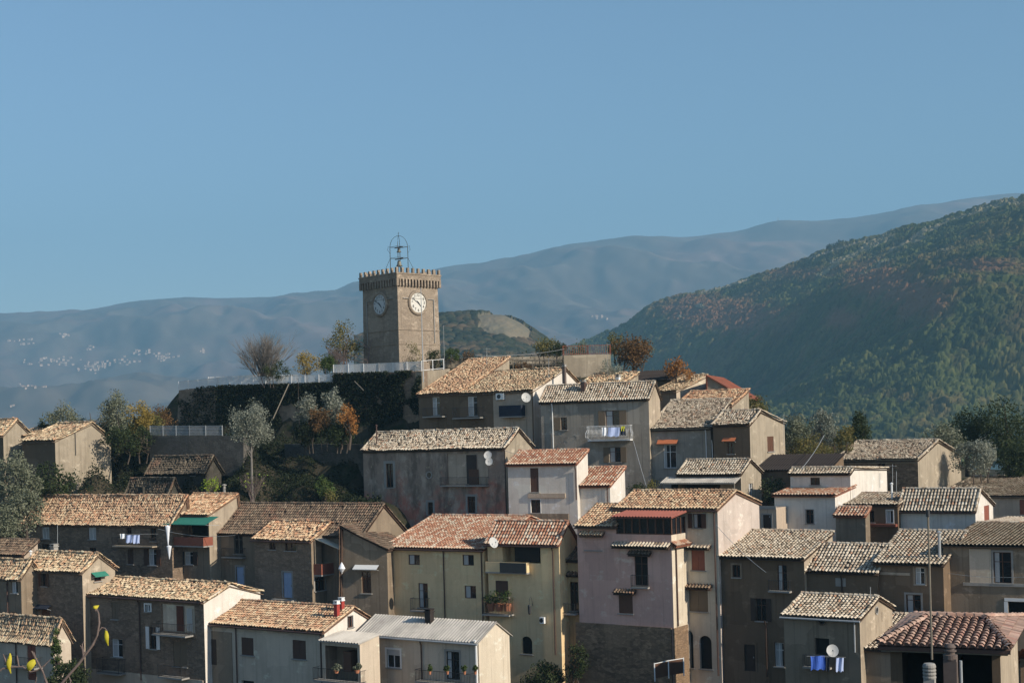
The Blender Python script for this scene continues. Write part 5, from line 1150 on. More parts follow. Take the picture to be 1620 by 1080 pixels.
# on the castle hill
bare_tree('wide leafless grey bush-like tree behind the white railing left of the tower', 418, 533, 605, 150, 173, n=60, depth=4, seed=5, r0=.05, bark='grey_bark')
bush('dark evergreen shrub in front of the leafless tree', 436, 571, 605, 62, 170, 'dark_leaves', 1500)
bush('yellow-orange autumn bush between the leafless tree and the round clipped one', 489, 552, 600, 50, 172, 'yellow_leaves', 1500, .13)
bush('small round clipped green bush left of the clock tower', 520, 560, 592, 27, 168.5, 'green_leaves', 2200, .13, dens=.4)
tree('loose tall yellow-green tree touching the left side of the clock tower', 543, 503, 590, 68, 176, 'autumn_green_leaves', 2600, .15, 'tall', 'twig_bark', .1, stems=5, clumps=46, dens=.3)
bare_tree('pale twiggy sapling among the yellow-green foliage left of the tower', 535, 540, 595, 52, 174, n=14, depth=4, seed=9, r0=.04)
bush('sparse rusty shrub at the foot of the lit tower wall', 657, 541, 592, 36, 166.5, 'autumn_green_leaves', 700, .12)
bush('dark green upright bush beside the flagpole', 687, 547, 592, 26, 167, 'dark_leaves', 1300, .1)
bush('low clipped green hedge right of the tower', 718, 549, 572, 44, 175, 'green_leaves', 1300, .11)
bush('small tan shrub at the end of the green hedge', 740, 552, 574, 20, 175.5, 'brown_leaves', 500, .1)
bush('olive-brown bush left of the dark green ball bush on the terrace', 862, 531, 570, 42, 171, 'autumn_green_leaves', 1500, .13)
bush('dark green ball-shaped bush above the timber pergola', 884, 535, 570, 30, 169, 'dark_leaves', 1600, .11)
bush('low dull olive bush right of the ball-shaped bush', 915, 537, 572, 36, 172, 'olive_leaves', 900, .12)
bush('thin reddish creeper growing along the pergola', 835, 566, 588, 60, 164, 'brown_leaves', 700, .1)
tree('full orange-brown tree at the right end of the castle terrace', 1001, 521, 600, 76, 167, 'brown_leaves', 4200, .16, 'round', 'bark', .08, stems=3, clumps=50)
bush('yellow-green shrub leaning on the left of the orange-brown tree', 972, 523, 570, 34, 170, 'autumn_green_leaves', 1200, .13)
bush('grey-green creeper heap under the orange-brown tree', 965, 568, 606, 48, 159, 'grey_olive_leaves', 1200, .11)
tree('small airy orange tree above the pale gabled house', 1070, 564, 605, 40, 160, 'orange_leaves', 800, .17, 'round', 'bark', .1, clumps=14)
bush('little orange sprig beside the airy orange tree', 1090, 583, 606, 20, 159.5, 'orange_leaves', 200, .14)
bush('bushy olive-brown tree behind the beige shed with the rust red roof', 1192, 620, 680, 56, 152, 'autumn_green_leaves', 2600, .14)
# olive trees on the right
tree('silvery olive tree immediately right of the beige-gabled house', 1262, 650, 735, 62, 147, 'olive_leaves', 3200, .14, trunk=.1, stems=3, clumps=40)
tree('tall silvery olive tree with a pointed top, second from the beige gable', 1302, 634, 735, 60, 149, 'grey_olive_leaves', 3400, .14, 'tall', trunk=.1, stems=3, clumps=40)
bush('yellow-green thicket under the olive trees', 1285, 685, 738, 96, 145, 'autumn_green_leaves', 2600, .13)
tree('dark conical conifer right of the silvery olive trees', 1360, 646, 728, 52, 150, 'dark_leaves', 3600, .15, 'cone', trunk=.05, clumps=60)
tree('green deciduous tree between the conifer and the pointed olive', 1336, 668, 730, 40, 146, 'autumn_green_leaves', 1800, .13, trunk=.1)
tree('grey-green olive tree hugging the beige gable of the dark stone house', 1548, 690, 760, 84, 144, 'grey_olive_leaves', 4600, .14, trunk=.05, stems=3, clumps=44)
tree('broad olive tree above the ridge of the dark stone house', 1500, 664, 740, 84, 150, 'olive_leaves', 3600, .15, trunk=.05, stems=3)
tree('big dark green oak at the right edge behind the grey-green olive', 1590, 627, 760, 110, 158, 'dark_leaves', 6500, .18, trunk=.1, clumps=80)
tree('dark green oak left of the big right-edge oak', 1530, 641, 745, 70, 160, 'dark_leaves', 3600, .18, trunk=.1, clumps=50)
tree('second dark oak filling the lower right-edge wood', 1612, 690, 775, 90, 150, 'dark_leaves', 4200, .17, trunk=.05, clumps=50)
# left side
tree('dull grey-green olive tree behind the ruined stone house', 100, 636, 700, 66, 160, 'olive_leaves', 3000, .15, trunk=.08, stems=3)
bush('small dark shrub at the far left of the olive row', 72, 662, 695, 26, 161, 'dark_leaves', 700, .14)
tree('taller dark olive tree above the end of the ruined house', 185, 614, 705, 62, 159, 'olive_leaves', 3600, .15, 'tall', trunk=.08, stems=3, clumps=44)
tree('yellowish tree beside the taller dark olive tree', 222, 624, 700, 50, 160, 'yellow_leaves', 2000, .14, trunk=.06, stems=3)
bush('brown dry scrub running up to the castle wall', 252, 641, 700, 60, 167, 'brown_leaves', 2400, .14)
bush('grey-green scrub filling the gap between the two left olive trees', 145, 655, 705, 80, 163, 'olive_leaves', 3000, .15)
bush('dense dark brush under the taller dark olive tree', 188, 650, 712, 90, 161, 'dark_leaves', 4200, .16)
bush('yellow and brown brush right of the yellowish tree', 232, 648, 706, 70, 164, 'autumn_green_leaves', 3200, .15)
bush('dark green undergrowth clump below the yellowish tree', 205, 668, 725, 110, 155, 'dark_leaves', 3200, .17)
tree('pale silvery olive tree in front of the ivy wall, its thin trunk long', 399, 634, 792, 90, 141, 'grey_olive_leaves', 5600, .13, trunk=.48, stems=1, bark='grey_bark', clumps=60, tr=.38)
tree('slender grey olive left of the rusty tree under the castle wall', 487, 622, 702, 46, 147, 'grey_olive_leaves', 2300, .13, 'tall', trunk=.3, stems=2, tr=.5)
tree('thin silvery olive rising behind the rusty little tree', 530, 612, 702, 56, 148, 'grey_olive_leaves', 3200, .13, 'tall', trunk=.3, stems=2, tr=.5)
tree('brownish shrub tree between the two slender olives', 508, 642, 704, 44, 146, 'brown_leaves', 1500, .12, trunk=.3, stems=2, tr=.5)
bush('dark shrub under the slender grey olive by the castle wall', 485, 664, 708, 50, 146.5, 'ivy_leaves', 2200, .14)
bush('dull green shrub hiding the trunks beneath the rusty little tree', 535, 662, 708, 70, 146.2, 'dark_leaves', 3000, .14)
tree('small rusty orange tree by the foot of the castle wall', 552, 630, 702, 36, 145, 'orange_leaves', 1500, .13, 'tall', trunk=.15)
tree('large dusky olive tree at the left edge below the ruined house', 28, 702, 830, 92, 138, 'olive_leaves', 5200, .16, trunk=.08, clumps=70)
tree('dusky olive tree in front of the large one, by the long tiled roof', 42, 765, 855, 62, 134, 'olive_leaves', 3000, .15, trunk=.08, clumps=44)
tree('lowest dusky olive tree cut by the left edge', 5, 790, 880, 62, 132, 'olive_leaves', 3000, .15, trunk=.08, clumps=44)
bush('dark thicket behind the three dusky olives', 85, 730, 800, 90, 143, 'dark_leaves', 2600, .18)
bare_tree('bare twiggy sapling above the long tiled roof at the left', 134, 768, 805, 34, 147, n=8, depth=4, seed=21, r0=.04, leaf='brown_leaves', nl=160)
bush('bright yellow-green shrub on the dark slope beside the flue', 333, 755, 782, 34, 138, 'bright_leaves', 260, .14)
bare_tree('bare climbing stems with a few leaves under the silvery olive', 400, 740, 800, 50, 137, n=7, depth=4, seed=33, r0=.04, leaf='bright_leaves', nl=60)
bush('shadowed green shrub before the bluish concrete wall', 515, 745, 800, 36, 139, 'green_leaves', 1100, .15)
bush('dry yellowish plant beside the weathered red house', 528, 772, 806, 30, 137.5, 'autumn_green_leaves', 400, .12)
bush('dark green shrubs in the hollow behind the small white annex', 1010, 762, 795, 44, 134, 'dark_leaves', 900, .12)
bush('leafy shrub with a few yellow leaves above the cream wing', 1030, 757, 785, 28, 133.5, 'autumn_green_leaves', 400, .12)
bush('dark ivy hanging in the shaded garden right of the low tiled house', 1225, 752, 800, 44, 131.5, 'dark_leaves', 1100, .13)
tree('narrow green conifer at the bottom left before the white wall', 92, 985, 1095, 26, 106, 'green_leaves', 2200, .11, 'cone', trunk=.03, clumps=50)
bush('dark mass of shrubs in the bottom left corner', 108, 1040, 1100, 80, 104, 'dark_leaves', 2600, .14)
bush('overgrown dark creeper on the ground below the yellow house', 860, 1040, 1100, 80, 112, 'dark_leaves', 2200, .13)
bush('dark creeper at the corner of the rough stone base', 915, 1010, 1090, 34, 111, 'dark_leaves', 1300, .12)
# potted plants
def pot(label, px, py0, py1, wpx, Y, leaf='green_leaves'):
    a = P(px, py1, Y); H = P(px, py0, Y).z - a.z; t = thing('potted_plant', label, 'potted plant', a, 0, 'potted plants on balconies'); B = MB(); r_ = wpx / F * Y * .28
    B.lathe([(.01, 0), (r_ * .7, 0), (r_, H * .35), (r_ * .85, H * .35), (.01, H * .32)], (0, 0, 0), 10); B.build('pot', 'terracotta', t); B = MB(); crown(B, np.random.default_rng(int(px)), wpx / F * Y, H * .75, H * .3, 260, .10); B.build('foliage', leaf, t)
for px, lb in ((777, 'left-hand leafy pot plant on the planted balcony of the yellow terrace house'), (790, 'middle pot plant on the planted balcony of the yellow terrace house'), (803, 'right-hand trailing pot plant on the planted balcony of the yellow terrace house')): pot(lb, px, 932, 966, 24, along(YE, px, 950, -.42))
for px, lb in ((680, 'flowerpot at the left end of the balcony under the corrugated roof'), (708, 'flowerpot in front of the white door under the corrugated roof'), (735, 'flowerpot at the right of the white door under the corrugated roof'), (752, 'rightmost flowerpot by the white downpipe')): pot(lb, px, 1052, 1066, 9, 100.2)
for px, lb in ((532, 'left plant pot on the porch balcony beside the red-chimney house'), (565, 'right plant pot with pale leaves on the porch balcony')): pot(lb, px, 1050, 1064, 16, 102, 'olive_leaves')

# =================================================================== ground of the village
GROUND += [(0, 2, -1.9), (20, 0, -1.9), (-20, 0, -1.9), (0, 12, -4.5), (18, 12, -5), (-18, 12, -5), (0, 30, -11), (25, 30, -11), (-25, 30, -11), (0, 55, -18), (-35, 55, -18), (30, 52, -16.5), (0, 80, -23), (-45, 80, -23), (40, 75, -22), (0, 95, -23.5), (-45, 97, -24), (45, 95, -23)]
for px, py, Y in [(480, 706, 152), (560, 712, 149), (620, 735, 150), (640, 700, 157), (600, 790, 141), (585, 800, 138.5), (570, 770, 144), (300, 735, 148), (400, 750, 143), (480, 762, 141), (550, 790, 139.5), (200, 700, 158), (150, 740, 150), (120, 780, 143), (180, 790, 142), (300, 775, 141),
                  (420, 790, 138), (500, 800, 137), (60, 790, 142), (0, 800, 140), (20, 850, 133), (300, 612, 188), (400, 606, 184), (500, 600, 180), (350, 610, 192), (450, 604, 190), (600, 590, 171), (560, 592, 175), (700, 588, 171), (520, 592, 173), (760, 580, 178), (850, 578, 170), (920, 575, 170),
                  (960, 590, 168), (1010, 605, 170), (1060, 610, 166), (1000, 780, 136), (1230, 775, 135), (1240, 735, 150), (1300, 735, 152), (1400, 730, 152), (1550, 760, 148), (1600, 770, 150), (1600, 770, 165), (1450, 740, 165), (1180, 690, 156), (120, 700, 166), (200, 702, 166), (250, 702, 168), (258, 704, 176), (250, 708, 184), (240, 705, 178), (262, 700, 180), (0, 705, 165), (60, 700, 166)]:
    q = P(px, py, Y); GROUND.append((q.x, q.y, q.z))
for x, y, z in [(-120, 150, -20), (-150, 100, -40), (-130, 60, -35), (150, 100, -30), (140, 60, -35), (150, 160, -12), (-90, 200, -25), (-30, 205, -8), (30, 205, -6), (80, 200, -14), (-60, 190, -5), (130, 200, -30), (-150, 220, -70), (0, 250, -60), (80, 260, -60), (-80, 250, -70), (150, 250, -70), (-220, 150, -110), (220, 150, -90), (-200, 30, -80), (200, 30, -70), (0, -60, -20), (-120, -60, -50), (120, -60, -50),
                (-400, 200, -255), (400, 200, -255), (0, 420, -240), (250, 420, -240), (-250, 420, -250), (-450, 0, -255), (450, 0, -255), (0, -300, -240), (350, 450, -255), (-350, 450, -255)]: GROUND.append((x, y, z))
G = np.array(GROUND)
def ground_z(x, y):
    x = np.asarray(x, float); y = np.asarray(y, float); num = np.zeros(x.shape); den = np.zeros(x.shape)
    for gx, gy, gz in G:
        d2 = (x - gx) ** 2 + (y - gy) ** 2; w_ = 1 / (d2 + 1.2) ** 1.7; num += w_ * gz; den += w_
    return num / den
def grid_mesh(X, Y_, Z, name, mat, rnd=None, chan=None, smooth=True):
    ny, nx = X.shape; B = MB(); v = np.stack([X, Y_, Z], -1).reshape(-1, 3); i = np.arange(ny - 1)[:, None] * nx + np.arange(nx - 1)[None, :]
    idx = np.stack([i, i + 1, i + nx + 1, i + nx], -1).reshape(-1, 4)
    B.quads(v, idx, np.full(len(v), .5) if rnd is None else rnd.ravel(), np.zeros(len(v)) if chan is None else chan.ravel()); return B.build(name, mat, None, smooth)
t = NT('earth'); c = t.mix(t.ramp(t.noise(.25, 7), [(.4, g3(0)), (.6, g3(1))]), (.03, .028, .017), (.055, .046, .03)); c = t.mix(t.ramp(t.noise(.6, 6), [(.5, g3(0)), (.6, g3(1))]), c, (.022, .028, .013)); t.bump(t.noise(2, 8), .6, .2); t.done(c, .95, .1)
xs = np.concatenate([np.linspace(-460, -100, 40, endpoint=False), np.linspace(-100, 110, 210, endpoint=False), np.linspace(110, 460, 40)])
ys = np.concatenate([np.linspace(-320, -10, 30, endpoint=False), np.linspace(-10, 200, 200, endpoint=False), np.linspace(200, 470, 40)])
X, Y_ = np.meshgrid(xs, ys); Z = ground_z(X, Y_) + (fbm(X * .25, Y_ * .25, 4, 5) - .5) * .5
edge = np.clip((np.maximum(np.abs(X) / 460, np.maximum((-Y_) / 320, Y_ / 470)) - .75) / .25, 0, 1); Z = Z * (1 - edge) + (-262) * edge
grid_mesh(X, Y_, Z, 'ground', 'earth')['kind'] = 'structure'
# undergrowth and ivy (uncountable)
def scatter(name, label, cat, pts, size, leaf, rr):
    B = MB(); V, idx, rn = leaf_quads(pts, size, rr, rr.random(len(pts))); B.quads(V, idx, rn, np.zeros(len(V))); o = B.build(name, leaf); tag(o, label, cat, None, 'stuff'); return o
rr = np.random.default_rng(5)
def patch(px0, px1, Y0, Y1, n, h):
    u = rr.uniform(px0, px1, n); y = rr.uniform(Y0, Y1, n); x = (u - PX) / F * y; z = ground_z(x, y); k = fbm(x * .35, y * .35, 4, 8)
    z = z + np.abs(rr.normal(0, 1, n)) * h * np.clip((k - .35) * 4, .15, 1.6); return np.stack([x, y, z], 1)
scatter('undergrowth', 'dark weeds and brambles covering the shaded slope below the castle walls', 'undergrowth', np.concatenate([patch(100, 600, 137, 160, 46000, .5), patch(-60, 300, 150, 172, 12000, .5), patch(960, 1090, 131, 137, 2500, .3), patch(1200, 1700, 145, 175, 16000, .6), patch(500, 1100, 164, 185, 9000, .35)]), .17, 'ivy_leaves', rr)
def wall_leaves(tp, hgt, n, lean, cover):
    out = []
    for a, b in zip(tp[:-1], tp[1:]):
        m = int(n / (len(tp) - 1)); u = rr.random(m); v = rr.random(m) ** 1.1; p = np.array(a)[None] * (1 - u[:, None]) + np.array(b)[None] * u[:, None]
        d = (b - a); d.z = 0; d.normalize(); nb = Vector((-d.y, d.x, 0)); nb = nb if nb.y > 0 else -nb
        k = fbm((p[:, 0]) * .3, v * hgt * .3, 4, 4); q = p - np.array([0, 0, 1]) * (v * hgt)[:, None] - np.array(nb)[None] * (lean * v * hgt + .05 + np.abs(rr.normal(0, .22, m)))[:, None]
        q[:, 2] += .15; out.append(q[k > cover])
    return np.concatenate(out)
scatter('ivy', 'dense dark ivy hanging over the castle walls', 'ivy', np.concatenate([wall_leaves(tp1[1:], 7.3, 22000, .10, .33), wall_leaves(tp1[:2], 7.3, 3000, .10, .52), wall_leaves(tp2, 9.3, 19000, .03, .36)]), .17, 'ivy_leaves', rr)

# =================================================================== hills, valley and far mountains
plane = MB(); n_ = 12000
plane.add([(-n_ * 1.6, -3000, -264), (n_ * 1.6, -3000, -264), (n_ * 1.6, n_ * 1.4, -264), (-n_ * 1.6, n_ * 1.4, -264)], [(0, 1, 2, 3)])
t = NT('valley_floor'); c = t.mix(t.ramp(t.noise(.004, 6), [(.4, g3(0)), (.6, g3(1))]), (.06, .07, .035), (.11, .10, .06)); t.done(c, .95, .1)
plane.build('valley_floor', 'valley_floor')['kind'] = 'structure'
def loft(rows, nx, ny, px0, px1):
    """rows of (px, py, Y) control points, front row first -> grids of world coordinates"""
    us = np.linspace(px0, px1, nx); R_ = []
    for r_ in rows:
        r_ = sorted(r_); a = np.array(r_, float); py = np.interp(us, a[:, 0], a[:, 1]); yy = np.interp(us, a[:, 0], a[:, 2])
        ker = np.hanning(int(nx * .018) * 2 + 3); ker /= ker.sum(); pad = len(ker) // 2
        sm = lambda q: np.convolve(np.pad(q, pad, mode='edge'), ker, 'valid'); py, yy = sm(py), sm(yy)
        du = (us - PX) / F; dw = (PY - py) / F; R_.append(np.stack([(du * cr + dw * sr) * yy, yy, (-du * sr + dw * cr) * yy], -1))
    R_ = np.array(R_); m = len(R_); t_ = np.linspace(0, m - 1, ny); i = np.clip(t_.astype(int), 0, m - 2); f = t_ - i
    P0 = R_[np.clip(i - 1, 0, m - 1)]; P1 = R_[i]; P2 = R_[i + 1]; P3 = R_[np.clip(i + 2, 0, m - 1)]; f = f[:, None, None]
    tn = .35
    return P1 + f * tn * (P2 - P0) + f ** 2 * (2 * tn * P0 + (tn - 3) * P1 + (3 - 2 * tn) * P2 - tn * P3) + f ** 3 * (-tn * P0 + (2 - tn) * P1 + (tn - 2) * P2 + tn * P3)
def forest_mat(name, stops, amber, patch_sc, amt, third=(.11, .13, .04)):
    t = NT(name); c = t.ramp(t.attr('rnd'), stops)
    m = t.ramp(t.noise(patch_sc, 5, rough=.6), [(.50, g3(0)), (.60, g3(amt))]); c = t.mix(m, c, t.ramp(t.attr('rnd'), [(0, tuple(x * .6 for x in amber)), (1, tuple(min(1, x * 1.5) for x in amber))]))
    ch = t.attr('chan'); ng = t.n('ShaderNodeMath', operation='MULTIPLY', use_clamp=True); t.l(ch, ng.inputs[0]); ng.inputs[1].default_value = -1.6
    ps = t.n('ShaderNodeMath', operation='MAXIMUM'); t.l(ch, ps.inputs[0]); ps.inputs[1].default_value = 0
    c = t.mix(ng.outputs[0], c, (.20, .105, .055)); c = t.mix(ps.outputs[0], c, (.34, .28, .19)); return t.done(c, .95, .05)
forest_mat('hill_forest', [(0, (.04, .05, .017)), (.45, (.068, .08, .024)), (.75, (.105, .115, .034)), (1, (.15, .135, .045))], (.17, .10, .045), .0055, .35)
forest_mat('mid_forest', [(0, (.025, .032, .018)), (.6, (.05, .055, .03)), (1, (.09, .07, .04))], (.14, .09, .05), .02, .6)
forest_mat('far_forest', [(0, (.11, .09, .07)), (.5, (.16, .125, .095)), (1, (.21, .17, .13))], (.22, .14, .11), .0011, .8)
# wooded hill on the right
rows = [
 [(800, 760, 950), (1000, 790, 950), (1200, 780, 950), (1400, 770, 900), (1620, 770, 850), (2000, 760, 800)],
 [(800, 700, 1250), (1000, 730, 1250), (1200, 720, 1250), (1400, 700, 1200), (1620, 690, 1150), (2000, 660, 1100)],
 [(800, 650, 1500), (1000, 690, 1500), (1150, 690, 1520), (1250, 640, 1500), (1330, 590, 1450), (1400, 560, 1430), (1480, 520, 1400), (1620, 480, 1400), (2000, 400, 1400)],
 [(800, 620, 2100), (1000, 665, 2000), (1120, 672, 1900), (1220, 622, 1800), (1300, 565, 1700), (1400, 498, 1610), (1480, 450, 1560), (1560, 420, 1530), (1620, 405, 1520), (1750, 370, 1500), (2000, 300, 1500)],
 [(800, 600, 2350), (880, 600, 2340), (985, 585, 2280), (1060, 570, 2180), (1150, 545, 2050), (1240, 505, 1920), (1330, 462, 1800), (1400, 430, 1730), (1500, 392, 1660), (1620, 362, 1600), (1800, 330, 1560), (2000, 285, 1540)],
 [(800, 575, 2550), (880, 565, 2550), (985, 545, 2480), (1060, 520, 2400), (1150, 494, 2290), (1240, 455, 2180), (1330, 418, 2080), (1400, 396, 2020), (1500, 366, 1940), (1620, 332, 1860), (1800, 300, 1780), (2000, 265, 1750)],
 [(800, 560, 2700), (880, 548, 2700), (945, 527, 2680), (985, 515, 2650), (1015, 494, 2620), (1050, 474, 2600), (1100, 461, 2570), (1150, 449, 2520), (1200, 432, 2460), (1260, 414, 2400), (1310, 396, 2350), (1345, 388, 2330), (1390, 382, 2300), (1430, 369, 2270), (1500, 353, 2220), (1560, 334, 2180), (1620, 316, 2150), (1800, 280, 2050), (2000, 250, 2000)],
 [(800, 640, 3100), (1000, 600, 3100), (1200, 540, 3000), (1400, 480, 2800), (1620, 420, 2700), (2000, 380, 2600)]]
V = loft(rows, 1000, 760, 800, 2000); x, y, z = V[..., 0], V[..., 1], V[..., 2]
spur = (fbm(x * .006 + y * .0035, y * .0016 - x * .002, 4, 21) - .5)
jx = (fbm(x * .09, y * .09, 3, 61) - .5) * 1.6; jy = (fbm(x * .09 + 40, y * .09, 3, 62) - .5) * 1.6; d1, r1 = worley(x / 6.8 + z * .05 + jx, y / 8.5 + z * .06 + jy, 3); d2, r2 = worley(x / 15 + z * .03 + jx, y / 17 + jy, 31); big = fbm(x * .012, y * .012 + z * .02, 4, 2)
z = z + spur * 46 + np.sqrt(np.clip(1 - (d1 / .75) ** 2, 0, 1)) * (1.6 + 3.4 * r1) + (fbm(x * .35, y * .35, 3, 88) - .5) * 2.5 + np.sqrt(np.clip(1 - (d2 / .8) ** 2, 0, 1)) * 3.5 * (r2 > .6)
y2 = y - np.sqrt(np.clip(1 - (d1 / .75) ** 2, 0, 1)) * 1.5
rn = np.clip(.42 * r1 + .75 * (big - .3) + .1 * r2 + (fbm(x * .3, y * .3, 3, 90) - .5) * .5 + (fbm(x * .035, y * .035 + z * .03, 3, 91) - .5) * .7, 0, 1)
clear = ((fbm(x * .008, y * .008, 3, 77) > .66) & (d1 > .25) & (z > 180)).astype(float) * .6
pxg = PX + F * (x / y * cr - z / y * sr); pyg = PY - F * (x / y * sr + z / y * cr); nzz = (fbm(x * .05, y * .05, 4, 55) - .5)
spot = lambda a, b, ra, rb: np.exp(-((pxg - a) / ra) ** 2 - ((pyg - b) / rb) ** 2)
track = np.exp(-((pyg - (462 - .27 * (pxg - 1110))) / 3.0) ** 2) * ((pxg > 1108) & (pxg < 1185)) + .8 * np.exp(-((pyg - (405 - .33 * (pxg - 1290))) / 3.0) ** 2) * ((pxg > 1280) & (pxg < 1375))
clear = np.clip(np.maximum(clear, ((spot(1108, 484, 11, 6) + .8 * spot(1075, 500, 6, 3) + track + nzz * .8) > .62) * .85), 0, 1)
rust = np.clip(spot(1455, 470, 55, 34) + spot(1380, 440, 50, 26) + spot(1170, 500, 70, 26) + .8 * spot(1090, 485, 60, 25) + .9 * spot(1330, 505, 26, 18) + .9 * spot(1560, 420, 70, 14) + .7 * spot(1250, 430, 60, 10) + nzz * 1.1 - .12, 0, 1)
grid_mesh(x, y2, z, 'wooded_hill', 'hill_forest', rn, np.where(clear > .3, clear, -rust * (.7 + .3 * r1)), False)['kind'] = 'structure'
# small quarried hill in the middle
rows = [[(560, 640, 900), (700, 620, 900), (860, 600, 920), (1000, 640, 950)], [(560, 610, 1150), (700, 575, 1150), (780, 570, 1150), (870, 572, 1180), (1000, 600, 1200)],
        [(560, 560, 1330), (640, 530, 1330), (700, 520, 1320), (750, 528, 1300), (800, 530, 1300), (850, 548, 1330), (900, 572, 1350), (1000, 600, 1350)],
        [(560, 540, 1400), (640, 512, 1400), (700, 504, 1400), (745, 500, 1400), (795, 500, 1400), (822, 512, 1400), (850, 532, 1400), (880, 552, 1400), (930, 575, 1400), (1000, 600, 1400)], [(560, 600, 1800), (700, 580, 1800), (850, 600, 1800), (1000, 640, 1800)]]
V = loft(rows, 360, 200, 560, 1000); x, y, z = V[..., 0], V[..., 1], V[..., 2]; d1, r1 = worley(x / 8 + z * .05, y / 8 + z * .06, 13)
pxg = PX + F * x / y; tt = np.linspace(0, 4, 200)[:, None]; q = np.exp(-((pxg - 806) / 38) ** 2) * np.exp(-((tt - 2.45) / .62) ** 2); q = ((q + (fbm(x * .05, z * .08, 4, 3) - .5) * .6) > .30).astype(float)
z = z + (1 - q) * np.sqrt(np.clip(1 - (d1 / .75) ** 2, 0, 1)) * 5; y = y + q * (fbm(x * .06, z * .1, 4, 6) - .5) * 16
grid_mesh(x, y, z, 'quarried_hill', 'mid_forest', r1, q * .55, False)['kind'] = 'structure'
# far mountain range
sky_ = [(-400, 520), (-150, 505), (0, 498), (70, 494), (150, 490), (190, 484), (215, 480), (260, 478.5), (330, 480), (420, 474), (450, 471), (500, 467), (540, 461), (575, 454), (640, 438), (700, 427), (760, 421), (800, 412), (820, 407), (870, 395), (900, 388), (940, 386), (970, 379), (1000, 375), (1040, 372), (1080, 377), (1100, 375), (1140, 370), (1165, 371), (1185, 363), (1215, 355), (1240, 352.5), (1280, 357), (1330, 352), (1380, 345), (1420, 335), (1480, 325), (1540, 312), (1570, 309), (1620, 307), (1750, 290), (2000, 300)]
top = [(a, b, 9000) for a, b in sky_]
rows = [[(-400, 716, 3400), (600, 700, 3400), (1200, 690, 3400), (2000, 650, 3400)],
        [(-400, 690, 4400), (0, 680, 4400), (600, 660, 4400), (1200, 640, 4400), (2000, 600, 4400)],
        [(-400, 650, 5400), (0, 640, 5400), (300, 625, 5400), (600, 610, 5400), (900, 590, 5600), (1200, 570, 5800), (2000, 520, 5600)],
        [(-400, 600, 6400), (0, 590, 6400), (300, 575, 6300), (600, 555, 6300), (900, 530, 6500), (1200, 490, 6700), (1620, 430, 6500), (2000, 400, 6500)],
        [(a, b + (42 if a < 240 else 20 + 25 * (a > 600)), 7600) for a, b in sky_], top,
        [(a, b + 60, 10500) for a, b in sky_]]
V = loft(rows, 620, 260, -400, 2000); x, y, z = V[..., 0], V[..., 1], V[..., 2]
tt = np.linspace(0, 6, 260)[:, None]; am = np.clip(np.minimum(tt / 1.2, (5 - tt) / 1.0), 0, 1)
rid = 1 - np.abs(fbm(x * .0011 + y * .0004, y * .0005, 5, 41) * 2 - 1)
z = z + am * ((rid - .62) * 330 + (fbm(x * .004, y * .004, 4, 9) - .5) * 60) + (fbm(x * .006, y * .002, 3, 19) - .5) * 12
rn = fbm(x * .004, y * .004, 5, 1)
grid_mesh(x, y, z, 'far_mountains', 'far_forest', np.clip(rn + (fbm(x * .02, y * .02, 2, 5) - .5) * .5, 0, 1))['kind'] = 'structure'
FM = (x, y, z)
# tiny far houses and villages on the mountain slope
def far_z(px, py):
    """first mountain grid point seen near that pixel"""
    gx, gy, gz = FM; u = gx / gy; w_ = gz / gy; qx = PX + F * (u * cr - w_ * sr); qy = PY - F * (u * sr + w_ * cr); d = (qx - px) ** 2 + (qy - py) ** 2; d[gy > 8200] = 1e9
    i = np.unravel_index(np.argmin(d), d.shape); return Vector((gx[i], gy[i], gz[i]))
plain('far_wall', (.60, .47, .36), .9, .1, .15); plain('far_roof', (.40, .24, .17), .9, .1, .2)
fr = random.Random(4); pro = None
def far_house(px, py, sc, label, group):
    global pro
    p = far_z(px, py)
    if pro is None:
        B = MB(); B.box(-7, 7, -5, 5, -3, 8); wl = B.build('wall', 'far_wall'); B = MB(); B.add([(-7.6, -5.8, 7.7), (7.6, -5.8, 7.7), (7.6, 0, 10.6), (-7.6, 0, 10.6), (7.6, 5.8, 7.7), (-7.6, 5.8, 7.7)], [(0, 1, 2, 3), (3, 2, 4, 5), (0, 3, 5), (1, 4, 2)]); rf = B.build('roof', 'far_roof')
        pro = (wl.data, rf.data); bpy.data.objects.remove(wl); bpy.data.objects.remove(rf)
    t = thing('distant_house', label, 'house', p, fr.uniform(-.5, .9), group); t.scale = (sc * p.y / 6200,) * 3
    for nm, me in zip(('wall', 'roof'), pro): o = link(bpy.data.objects.new(nm, me)); o.parent = t
for cx, cy, wx, wy, k, lb in ((150, 580, 26, 7, 22, 'tiny pale house in the largest far village on the hazy mountainside'), (90, 572, 50, 9, 16, 'tiny pale house in the scattered left part of the far village'), (262, 566, 18, 5, 14, 'tiny pale house in the second far village left of the castle wall'), (225, 558, 16, 4, 7, 'tiny pale house on the ledge above the second far village'),
                              (320, 557, 6, 4, 5, 'tiny pale house in the little cluster right of the far villages'), (45, 612, 26, 4, 14, 'tiny pale house in the low far hamlet at the left'), (40, 541, 20, 3, 7, 'tiny pale house in the high far hamlet at the left edge'), (102, 530, 8, 3, 4, 'tiny pale house on the high far spur'), (140, 553, 5, 4, 4, 'tiny pale house alone above the largest far village'), (18, 640, 5, 3, 2, 'tiny pale house in the hazy valley at the far left'),
                              (200, 571, 26, 5, 9, 'tiny pale house strung between the two far villages'), (945, 503, 16, 3, 5, 'tiny pale house far beyond the terrace on the mountain foot')):
    for i in range(int(k * 1.9)): far_house(cx + fr.gauss(0, .5) * wx, cy + fr.gauss(0, .5) * wy, fr.uniform(.45, .85), lb, lb.replace('tiny pale house', 'tiny pale houses'))
